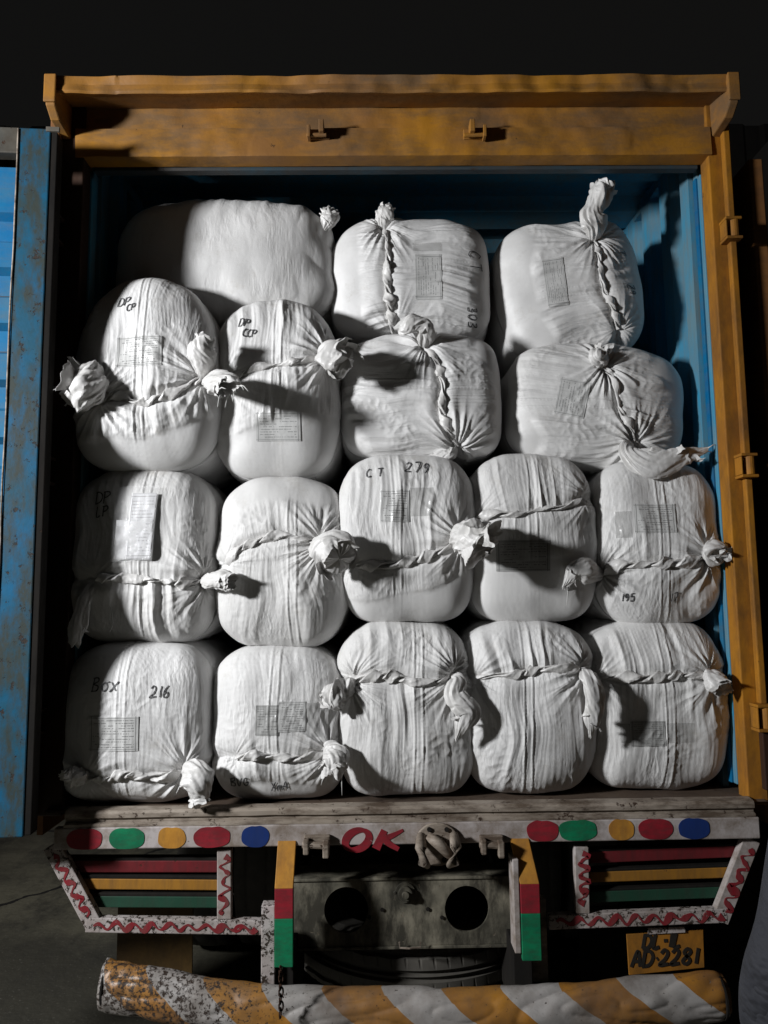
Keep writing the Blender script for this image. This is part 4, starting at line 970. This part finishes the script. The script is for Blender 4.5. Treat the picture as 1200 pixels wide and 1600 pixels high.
        for q_ in range(3 if rad.max() > .03 else 2):
            i0 = int(n * rq.uniform(.62, .86)); j0 = int(m_ * (q_ / 3 + rq.uniform(0, .2))) % m_
            root_ = Vl[i0, j0]; cen_ = Vl[i0].mean(0); rd_ = root_ - cen_; rd_ /= np.linalg.norm(rd_) + 1e-9
            tn_ = Vl[min(i0 + 4, n - 1)].mean(0) - Vl[i0 - 4].mean(0); tn_ /= np.linalg.norm(tn_) + 1e-9; sd_ = np.cross(tn_, rd_)
            L_ = rad.max() * rq.uniform(.45, .75); w_ = rad.max() * rq.uniform(.45, .65); a_ = rq.uniform(.1, .75); nf = 22
            U, Vv = np.meshgrid(np.linspace(0, 1, nf), np.linspace(-1, 1, nf), indexing='ij')
            G = rnd.uniform(-1, 1, (5, 5)); gi = np.minimum((U * 4).astype(int), 3); gj = np.minimum(((Vv + 1) * 2).astype(int), 3); fa = U * 4 - gi; fb = (Vv + 1) * 2 - gj
            fz = np.where(fa + fb < 1, G[gi, gj] + (G[gi + 1, gj] - G[gi, gj]) * fa + (G[gi, gj + 1] - G[gi, gj]) * fb, G[gi + 1, gj + 1] + (G[gi, gj + 1] - G[gi + 1, gj + 1]) * (1 - fa) + (G[gi + 1, gj] - G[gi + 1, gj + 1]) * (1 - fb))
            Lv = L_ * (1 + .35 * noise(Vv * 1.6, 0 * Vv + q_, seed)); uu = U * Lv
            Pf = (root_ - rd_ * .008) + sd_ * (Vv * w_ * (.55 + .6 * U))[..., None] + tn_ * (uu * math.cos(a_))[..., None] + rd_ * (uu * math.sin(a_) - Vv ** 2 * w_ * .45 + fz * .0055 * (.3 + U))[..., None]
            fo = link('loose_flap', np_mesh('loose_flap', Pf.reshape(-1, 3), gridq(nf, nf), True), o, M['knot'])
            sd2 = fo.modifiers.new('solid', 'SOLIDIFY'); sd2.thickness = .0012; sd2.offset = 0
            e2_ = fo.modifiers.new('edges', 'EDGE_SPLIT'); e2_.split_angle = math.radians(20)
        if threads:
            rnd = random.Random(seed); e = Vl[n - 1].mean(0); dl = Vl[n - 1].mean(0) - Vl[n - 12].mean(0); dl /= np.linalg.norm(dl)
            for k in range(threads):
                a_ = Vl[n - 2, rnd.randrange(m_)]; d_ = dl + np.array([rnd.uniform(-.6, .6), rnd.uniform(-.6, .2), rnd.uniform(-.7, .4)]); L_ = rnd.uniform(.02, .045)
                MB().tube([a_, a_ + d_ * L_ * .5 + np.array([0, 0, .003]), a_ + d_ * L_ - np.array([0, 0, .006])], [.0022, .0018, .001], 6).build('loose_thread', M['thread'], o, smooth=True)
        return o

bales = {}
def mk(key, label, **kw):
    box = kw.pop('box'); Ys = kw.pop('Ys'); b = Bale(box, Ys, **kw); b.build(label); bales[key] = b; return b

# top layer
b = mk('T1', 'smooth plump bale lying deep in the top left corner, half in shadow', box=(186, 325, 527, 520), Ys=.29, seed=2, n=(3.4, 3.6), bulge=.16, pucker=.007, depth=.7)
b.ear((505, 358), [(510, 350, -.02), (516, 338, -.01), (515, 328, .0)], [.012, .03, .034, .02], seed=3)
b = mk('T2', 'top layer bale marked CT 303, with a vertical twisted seam left of its label', box=(516, 350, 765, 536), fan=(.35, 1), Ys=.30, seed=3, vert=True,
       rope=[(600, 354), (606, 400), (605, 440), (609, 480), (615, 524)], n=(3.4, 4.5), aprons=(.36, .11), seams=(0.02,), pleat=19, amp=.95, bulge=.13)
b.ear((600, 354), [(600, 345, .0), (603, 333, .01), (606, 324, .0)], [.014, .036, .034, .012], seed=11)
b.sticker(648, 397, 690, 468, 'label_b', rot=True); b.sticker(645, 378, 690, 392, 'tape', name='packing_tape')
b.write('CT', 731, 392, 19, -82, adv=1.25); b.write('303', 729, 480, 14, -84)
b = mk('T3', 'tilted top right bale with a tall knotted ear standing up from its vertical seam', box=(769, 352, 1002, 566), fan=(.5, 1), Ys=.34, seed=4, vert=True, tilt=-6.5,
       rope=[(930, 372), (936, 410), (940, 440), (954, 475), (968, 515)], n=(3.6, 4.0), aprons=(.13, .26), seams=(-.05,), pleat=16, amp=1.0, bulge=.14)
b.ear((930, 372), [(930, 356, .035), (926, 334, .05), (936, 312, .05), (948, 290, .04)], [.012, .038, .056, .034, .054, .036], seed=12, folds=5, flat=.75)
b.sticker(846, 408, 889, 476, 'label_b', rot=True)
b.write('Z9', 978, 446, 13, -80); b.write('T', 964, 392, 14, -80)
# second layer
b = mk('A', 'rounded bale marked DP CP, its big ear sticking out over the left post', box=(126, 442, 347, 742), Ys=.085, seed=5, taper=.10,
       rope=[(158, 625), (185, 618), (215, 629), (250, 622), (280, 612), (312, 592)], n=(2.7, 3.2), aprons=(.8, .135), seams=(.0,), pleat=13, amp=1.25, bulge=.15)
b.ear((150, 620), [(143, 612, .03), (131, 606, .05), (110, 602, .055)], [.014, .080, .092, .050], seed=13, threads=5, flat=.85, folds=4, crump=.5)
b.ear((318, 592), [(316, 570, .05), (316, 545, .08), (320, 530, .08)], [.012, .036, .045, .032], seed=14, open_=True, folds=4, crump=.6)
b.ear((322, 594), [(332, 596, .08), (346, 600, .14), (356, 607, .18)], [.012, .036, .046, .034], seed=15, open_=True, threads=8, folds=5)
b.sticker(183, 527, 254, 573, 'label'); b.write('DP', 183, 478, 15, 0); b.write('CP', 197, 486, 11, 2)
b = mk('B', 'narrow bale marked DP CCP, crossed by the long dark shadow of an ear', box=(334, 477, 531, 748), fan=(.3, 1), Ys=.16, seed=6, taper=.04,
       rope=[(352, 592), (372, 585), (400, 574), (440, 570), (475, 564), (505, 556)], n=(2.9, 3.6), aprons=(.30, .20), seams=(.02,), pleat=16, amp=1.15, bulge=.15)
b.ear((508, 556), [(518, 556, .06), (530, 560, .11), (543, 560, .14)], [.013, .054, .064, .042], seed=16, folds=5, flat=.85)
b.sticker(400, 645, 470, 689, 'label_b'); b.write('DP', 372, 510, 13, -8); b.write('CCP', 378, 525, 12, -6, adv=.7)
b = mk('C', 'bale with a vertical seam and drooping crumpled ear directly under the CT 303 bale', box=(531, 526, 782, 723), Ys=.21, seed=7, vert=True,
       rope=[(664, 540), (682, 565), (692, 600), (690, 640), (700, 668), (715, 700)], n=(3.6, 4.2), aprons=(.20, .36), seams=(.02,), pleat=15, amp=1.15, bulge=.14)
b.ear((663, 540), [(666, 524, .04), (664, 508, .06), (646, 506, .07), (624, 516, .06)], [.012, .034, .036, .030, .034, .020], seed=17, folds=6)
b.ear((712, 702), [(705, 708, .02), (690, 712, .02), (668, 714, .01)], [.012, .022, .02, .008], seed=18, folds=6)
b = mk('D', 'leaning bale under the top right one, a long flat cloth tail at its foot', box=(786, 541, 1067, 740), Ys=.25, seed=8, vert=True, tilt=5,
       rope=[(944, 572), (958, 592), (964, 620), (970, 645), (986, 668), (994, 690)], n=(3.4, 3.6), aprons=(.22, .36), seams=(-.02,), pleat=16, amp=1.1, bulge=.14)
b.ear((944, 572), [(940, 564, .03), (935, 556, .05), (940, 549, .04)], [.013, .030, .034, .016], seed=19)
b.ear((992, 694), [(985, 706, .05), (1010, 722, .08), (1045, 722, .08), (1075, 712, .08), (1102, 703, .07)], [.016, .044, .060, .058, .046, .028, .012], seed=20, flat=.4, folds=9, threads=2)
b.sticker(872, 592, 916, 652, 'label_b', ang=-8, rot=True)
# third layer
b = mk('E', 'far left bale in the third layer wearing a white document in a shiny plastic sleeve', box=(116, 732, 347, 1006), fan=(.3, 1), Ys=.14, seed=9,
       rope=[(150, 905), (185, 902), (215, 905), (250, 907), (285, 911), (318, 907)], n=(3.0, 3.6), aprons=(.8, .20), seams=(.03,), pleat=16, amp=1.0, bulge=.15)
b.ear((318, 907), [(330, 908, .05), (350, 908, .09), (365, 908, .11)], [.012, .030, .034, .026], seed=21, open_=True, folds=9, flat=.8)
b.ear((150, 908), [(132, 940, .01), (122, 975, .02), (117, 1005, .02)], [.012, .022, .026, .020], seed=22, flat=.35, folds=6)
b.write('DP', 150, 788, 17, 4); b.write('LP', 150, 808, 15, 4)
b = mk('F', 'bale between the plastic sleeve bale and CT 279, with a bud shaped ear', box=(339, 747, 546, 1010), fan=(.3, 1), Ys=.14, seed=10,
       rope=[(352, 882), (372, 858), (400, 846), (435, 836), (465, 840), (500, 848)], n=(3.2, 3.6), aprons=(.13, .8), seams=(.05,), pleat=14, amp=1.1, bulge=.14)
b.ear((505, 850), [(512, 854, .05), (524, 862, .11), (530, 872, .15)], [.016, .058, .070, .052], seed=23, folds=3, crump=.7, flat=.95)
b = mk('G', 'middle bale of the third layer marked CT 279, with a crumpled rose shaped ear', box=(528, 714, 742, 975), fan=(.3, 1), Ys=.135, seed=11, taper=-.03,
       rope=[(548, 884), (580, 884), (615, 882), (650, 874), (685, 862), (716, 846)], n=(3.4, 3.8), aprons=(.8, .12), seams=(-.04,), pleat=16, amp=.95, bulge=.14)
b.ear((718, 844), [(728, 842, .06), (748, 848, .12), (762, 852, .14)], [.014, .056, .076, .060], seed=24, folds=8, crump=1.3, flat=.95)
b.sticker(594, 766, 640, 815, 'label'); b.sticker(640, 762, 678, 806, 'tape', name='packing_tape'); b.write('C', 572, 746, 13, 2); b.write('T', 590, 745, 13, 2); b.write('279', 632, 738, 16, -4, adv=1.0)
b = mk('H', 'bale right of CT 279, half in its ear shadow, with a high thin seam', box=(726, 709, 927, 974), fan=(.3, .4), Ys=.16, seed=12, taper=.03,
       rope=[(745, 808), (775, 803), (810, 803), (845, 795), (880, 792), (912, 779)], n=(3.0, 3.6), aprons=(.8, .17), seams=(-.01,), pleat=16, amp=.85, bulge=.13)
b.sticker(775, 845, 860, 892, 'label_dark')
b = mk('I', 'rightmost bale of the third layer, its seam tied off against the blue container wall', box=(918, 722, 1116, 977), Ys=.17, seed=13,
       rope=[(938, 896), (965, 884), (1000, 882), (1035, 880), (1070, 878), (1104, 868)], n=(3.2, 3.6), aprons=(.8, .8), seams=(.0,), pleat=16, amp=.9, bulge=.13)
b.ear((938, 897), [(928, 896, .04), (912, 892, .08), (896, 896, .09), (884, 914, .08)], [.013, .030, .040, .028, .010], seed=25, folds=6, threads=2)
b.ear((1104, 868), [(1110, 866, .02), (1119, 864, .05), (1124, 868, .06)], [.012, .038, .048, .03], seed=26, folds=5, flat=.8)
b.sticker(989, 788, 1057, 832, 'label'); b.sticker(960, 800, 988, 840, 'tape', name='packing_tape'); b.write('195', 970, 940, 11, 5); b.write('17', 1046, 940, 12, 5)
# bottom layer
b = mk('J', 'bottom left bale marked Box 216, with a low seam ending in a drooping ear', box=(101, 1002, 335, 1262), fan=(.4, 1), Ys=.10, seed=14, floor=True,
       rope=[(140, 1212), (165, 1216), (195, 1208), (225, 1212), (255, 1215), (288, 1208)], n=(3.4, 4.6), aprons=(.8, .09), seams=(-.02,), pleat=12, amp=.85, bulge=.13)
b.ear((290, 1208), [(300, 1208, .05), (308, 1222, .09), (312, 1240, .09), (311, 1256, .08)], [.013, .042, .050, .034, .010], seed=27, folds=8, flat=.75)
b.ear((140, 1212), [(128, 1214, .01), (112, 1212, .02), (106, 1214, .03)], [.012, .026, .032, .02], seed=28)
b.sticker(141, 1119, 217, 1172, 'label'); b.write('Box', 145, 1080, 18, 0, adv=.95); b.write('216', 234, 1090, 16, 0, adv=.85)
b = mk('K', 'bottom layer bale with BVG scrawled in marker under its low twisted seam', box=(331, 1008, 538, 1254), fan=(.25, 1), Ys=.12, seed=15, floor=True,
       rope=[(368, 1186), (395, 1178), (425, 1180), (455, 1184), (485, 1182), (512, 1178)], n=(3.4, 4.4), aprons=(.8, .10), seams=(.0,), pleat=14, amp=.9, bulge=.13)
b.ear((512, 1178), [(518, 1176, .04), (524, 1188, .07), (522, 1208, .07)], [.012, .034, .044, .034], seed=29, folds=8, flat=.7, threads=3)
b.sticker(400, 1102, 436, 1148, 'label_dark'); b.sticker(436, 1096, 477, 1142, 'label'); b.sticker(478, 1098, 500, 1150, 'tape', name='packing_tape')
b.write('BVG', 362, 1226, 13, 2); b.write('XmA', 425, 1232, 12, 4)
b = mk('L', 'middle bale of the bottom layer with long vertical pleats and a ragged hanging ear', box=(526, 970, 739, 1252), Ys=.12, seed=16, floor=True,
       rope=[(552, 1064), (585, 1056), (620, 1058), (650, 1066), (680, 1064), (708, 1056)], n=(3.2, 4.0), aprons=(.8, .8), seams=(.04,), pleat=17, amp=1.15, bulge=.13)
b.ear((550, 1066), [(540, 1076, .03), (524, 1090, .06), (514, 1104, .06)], [.014, .038, .046, .024], seed=30, folds=6, crump=1.3)
b.ear((708, 1058), [(716, 1064, .04), (712, 1084, .06), (722, 1098, .07), (732, 1114, .07), (722, 1136, .07), (715, 1152, .06)], [.012, .028, .030, .036, .040, .026, .008], seed=31, folds=6, flat=.6, crump=1.2)
b = mk('M', 'fourth bale of the bottom layer with a slanting double stitched seam down its front', box=(718, 968, 927, 1243), fan=(.35, .8), Ys=.14, seed=17, floor=True, 
       rope=[(742, 1060), (775, 1054), (805, 1054), (840, 1046), (875, 1044), (908, 1046)], n=(3.2, 3.6), aprons=(.8, .8), seams=(-.02,), pleat=16, amp=1.1, bulge=.14)
b.ear((910, 1048), [(920, 1056, .04), (926, 1074, .06), (928, 1104, .06), (926, 1130, .06), (924, 1148, .05)], [.012, .030, .032, .036, .026, .008], seed=32, folds=5, flat=.6)
b = mk('N', 'bottom right bale with a short stubby ear almost touching the blue door jamb', box=(909, 966, 1127, 1234), fan=(.35, .8), Ys=.17, seed=18, floor=True,
       rope=[(936, 1060), (970, 1058), (1005, 1060), (1040, 1056), (1075, 1054), (1106, 1056)], n=(3.2, 4.2), aprons=(.8, .8), seams=(.01,), pleat=17, amp=1.0, bulge=.13)
b.ear((1106, 1058), [(1114, 1060, .03), (1122, 1068, .06), (1130, 1078, .07)], [.018, .040, .042, .034], seed=33, folds=3, crump=.5, flat=.7)
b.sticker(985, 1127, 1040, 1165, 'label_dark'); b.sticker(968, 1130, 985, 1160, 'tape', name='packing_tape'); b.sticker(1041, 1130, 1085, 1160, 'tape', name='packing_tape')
# document in a plastic sleeve taped on bale E
b = bales['E']
def pouch():
    p0, p1 = b.loc(190, 768), b.loc(248, 877); n = 30
    U, V_ = np.meshgrid(np.linspace(0, 1, n), np.linspace(0, 1, n), indexing='ij')
    def sheet(name, mat, u0, u1, v0, v1, lift, parent, sd):
        x = p0[0] + (p1[0] - p0[0]) * (u0 + (u1 - u0) * U); z = p0[1] + (p1[1] - p0[1]) * (v0 + (v1 - v0) * V_); x = x + .06 * (z - p0[1])
        B_, N_ = b.base(x, z); y = B_[..., 1] - .008 - lift * .6 - .006 * (1 - V_) + .003 * noise(U * 3, V_ * 4, sd) - .006 * U
        Pt = np.stack([x, y, z], -1); uv = np.c_[U.ravel(), 1 - V_.ravel()]
        o = link(name, np_mesh(name, b.fin(Pt).reshape(-1, 3), gridq(n, n), True, uv), parent, mat)
        if name != 'plastic_sleeve': md = o.modifiers.new('solid', 'SOLIDIFY'); md.thickness = .0008
        return o
    r = sheet('document_pouch', M['paper'], .02, .93, .42, .98, .0, b.root, 1)
    sheet('printed_sheet', M['docprint'], .32, .94, .04, .97, .004, r, 2)
    sheet('plastic_sleeve', M['plastic'], -.06, .98, -.06, 1.0, .008, r, 3)
pouch()
mb = MB(); q = [np.array(P(px, py, .005)) - np.array(b.root.location) for px, py in ((166, 912), (169, 930), (174, 955), (176, 975), (171, 988))]
mb.tube(curve(q, 20), .0016, 6).build('loose_thread', M['thread'], b.root, smooth=True)

# ------------------------------------------------------------------ the person standing at the right edge
def person():
    Y0 = -1.22; ex = PX(1156, 1480, Y0); cx_ = ex + .352
    r = empty('person', (cx_, Y0, 0), 'person in a loose grey-blue jacket cut off by the right edge, standing before the truck', 'person')
    cloth = bpy.data.materials.new('grey_blue_cloth'); cloth.use_nodes = True; nt = cloth.node_tree; bs = nt.nodes['Principled BSDF']
    cc = mixc(nt, ramp(nt, nz(nt, 9, 5), .4, .7), (.022, .023, .029), (.013, .014, .019)); nt.links.new(cc, bs.inputs['Base Color']); bs.inputs['Roughness'].default_value = .85
    bump(nt, bs, math_(nt, 'ADD', math_(nt, 'MULTIPLY', math_(nt, 'ABSOLUTE', math_(nt, 'SUBTRACT', nz(nt, 4.5, 4, (1, 1, 1.6)), .5)), 4.0), math_(nt, 'MULTIPLY', nz(nt, 140, 2), .03)), .022, .85)
    skin = simple('skin', (.30, .17, .11), .5); hair = simple('black_hair', (.012, .01, .009), .6); wht = simple('light_grey_scarf', (.26, .255, .25), .8)
    def skinned(name, verts, edges, rads, mat, parent, root=0, sub=2):
        me = bpy.data.meshes.new(name); me.from_pydata(verts, edges, []); o = link(name, me, parent, mat)
        o.modifiers.new('skin', 'SKIN'); sl = me.skin_vertices[0].data
        for i, q_ in enumerate(rads):
            sl[i].radius = q_ if isinstance(q_, tuple) else (q_, q_)
        sl[root].use_root = True
        sm_ = o.modifiers.new('sub', 'SUBSURF'); sm_.levels = sub; sm_.render_levels = sub; o.modifiers['skin'].use_smooth_shade = True; return o
    # body: facing the truck (+y), arms hanging a little away from the trunk, left hand in front
    V = [(0, 0, .93), (0, .0, 1.12), (0, .01, 1.30), (0, .02, 1.43), (0, .03, 1.50), (0, .05, 1.60),
         (-.10, 0, .88), (-.12, .02, .50), (-.12, -.03, .10), (-.13, .10, .05), (.10, 0, .88), (.12, .02, .50), (.12, -.03, .10), (.13, .10, .05),
         (-.18, .01, 1.40), (-.235, .0, 1.15), (-.22, .13, .92), (-.20, .20, .86), (.18, .01, 1.40), (.235, 0, 1.15), (.22, .13, .92), (.20, .20, .86)]
    Ed = [(0, 1), (1, 2), (2, 3), (3, 4), (4, 5), (0, 6), (6, 7), (7, 8), (8, 9), (0, 10), (10, 11), (11, 12), (12, 13), (3, 14), (14, 15), (15, 16), (16, 17), (3, 18), (18, 19), (19, 20), (20, 21)]
    Rd = [(.15, .11), (.135, .10), (.16, .11), (.12, .085), .055, .06, .085, .06, .045, .035, .085, .06, .045, .035, .06, .048, .032, .028, .06, .048, .032, .028]
    skinned('body', V, Ed, Rd, skin, r)
    k = 1
    skinned('jacket', [(0, 0, .82), (0, 0, 1.05), (0, .01, 1.28), (0, .02, 1.425), (0, .025, 1.51), (-.175, .01, 1.395), (-.238, -.005, 1.17), (-.255, .03, 1.09), (-.225, .14, .93), (.175, .01, 1.395), (.238, -.005, 1.17), (.255, .03, 1.09), (.225, .14, .93)],
            [(0, 1), (1, 2), (2, 3), (3, 4), (3, 5), (5, 6), (6, 7), (7, 8), (3, 9), (9, 10), (10, 11), (11, 12)],
            [(.20, .155), (.185, .145), (.195, .14), (.13, .10), (.075, .07), .082, .072, .074, .055, .082, .072, .074, .055], cloth, r)
    skinned('trousers', [(0, 0, .90), (-.10, 0, .84), (-.12, .02, .50), (-.12, -.02, .12), (.10, 0, .84), (.12, .02, .50), (.12, -.02, .12)],
            [(0, 1), (1, 2), (2, 3), (0, 4), (4, 5), (5, 6)], [(.16, .125), .105, .082, .072, .105, .082, .072], cloth, r)
    # head
    me = bpy.data.meshes.new('head'); b_ = bmesh.new(); bmesh.ops.create_uvsphere(b_, u_segments=32, v_segments=24, radius=1)
    for v in b_.verts:
        x, y, z_ = v.co; jaw = 1 - .22 * max(0, -z_); nose = .018 * math.exp(-((x / .14) ** 2 + ((z_ + .12) / .2) ** 2)) * (y > 0)
        eye = -.008 * (math.exp(-(((abs(x) - .4) / .18) ** 2 + ((z_ - .05) / .12) ** 2))) * (y > 0)
        v.co = (x * .076 * jaw, y * .095 + nose + eye, z_ * .118)
    b_.to_mesh(me); b_.free(); o = link('head', me, r, skin); o.location = (0, .06, 1.63)
    for p in me.polygons: p.use_smooth = True
    me2 = bpy.data.meshes.new('hair'); b_ = bmesh.new(); bmesh.ops.create_uvsphere(b_, u_segments=40, v_segments=28, radius=1)
    dele = []
    for v in b_.verts:
        x, y, z_ = v.co
        if z_ < -.35 or (y > .25 and z_ < .45): dele.append(v)
        nzv = 1 + .04 * float(noise(x * 6, z_ * 6 + y * 5, 3)); v.co = (x * .084 * nzv, y * .103 * nzv, z_ * .128 * nzv)
    bmesh.ops.delete(b_, geom=dele, context='VERTS'); b_.to_mesh(me2); b_.free(); o = link('hair', me2, r, hair); o.location = (0, .052, 1.64)
    md = o.modifiers.new('solid', 'SOLIDIFY'); md.thickness = .008
    for sx in (-1, 1):   # hands: palm, four unequal fingers, thumb
        hx, hy, hz_ = sx * .212, .20, .865
        vs = [(hx, hy - .05, hz_ + .04), (hx, hy, hz_), (hx, hy + .035, hz_ - .03)]; ed = [(0, 1), (1, 2)]; rd = [(.024, .02), (.038, .018), (.036, .014)]
        skinned('hand', vs, ed, rd, skin, r)
        for f, (off_, L_) in enumerate(((-.027, .062), (-.009, .07), (.009, .066), (.026, .052))):
            a = Vector((hx, hy + .035 , hz_ - .03)) + Vector((0, -off_ * .7, -off_ * .7)); d1 = Vector((-sx * .15, .6, -.75)).normalized(); d2 = Vector((-sx * .5, .3, -.8)).normalized()
            skinned('finger', [tuple(a), tuple(a + d1 * L_ * .45), tuple(a + d1 * L_ * .45 + d2 * L_ * .55)], [(0, 1), (1, 2)], [.0095, .0088, .0075], skin, r)
        a = Vector((hx, hy + .01, hz_ + .02)); skinned('thumb', [tuple(a), tuple(a + Vector((-sx * .02, .035, .0))), tuple(a + Vector((-sx * .03, .06, -.02)))], [(0, 1), (1, 2)], [.012, .0105, .0085], skin, r)
        skinned('shoe', [(sx * .12, -.06, .05), (sx * .125, .06, .045), (sx * .13, .17, .035)], [(0, 1), (1, 2)], [(.045, .045), (.05, .04), (.042, .03)], hair, r)
    r.scale = (1.05, 1.05, 1.05)
    return r
person()
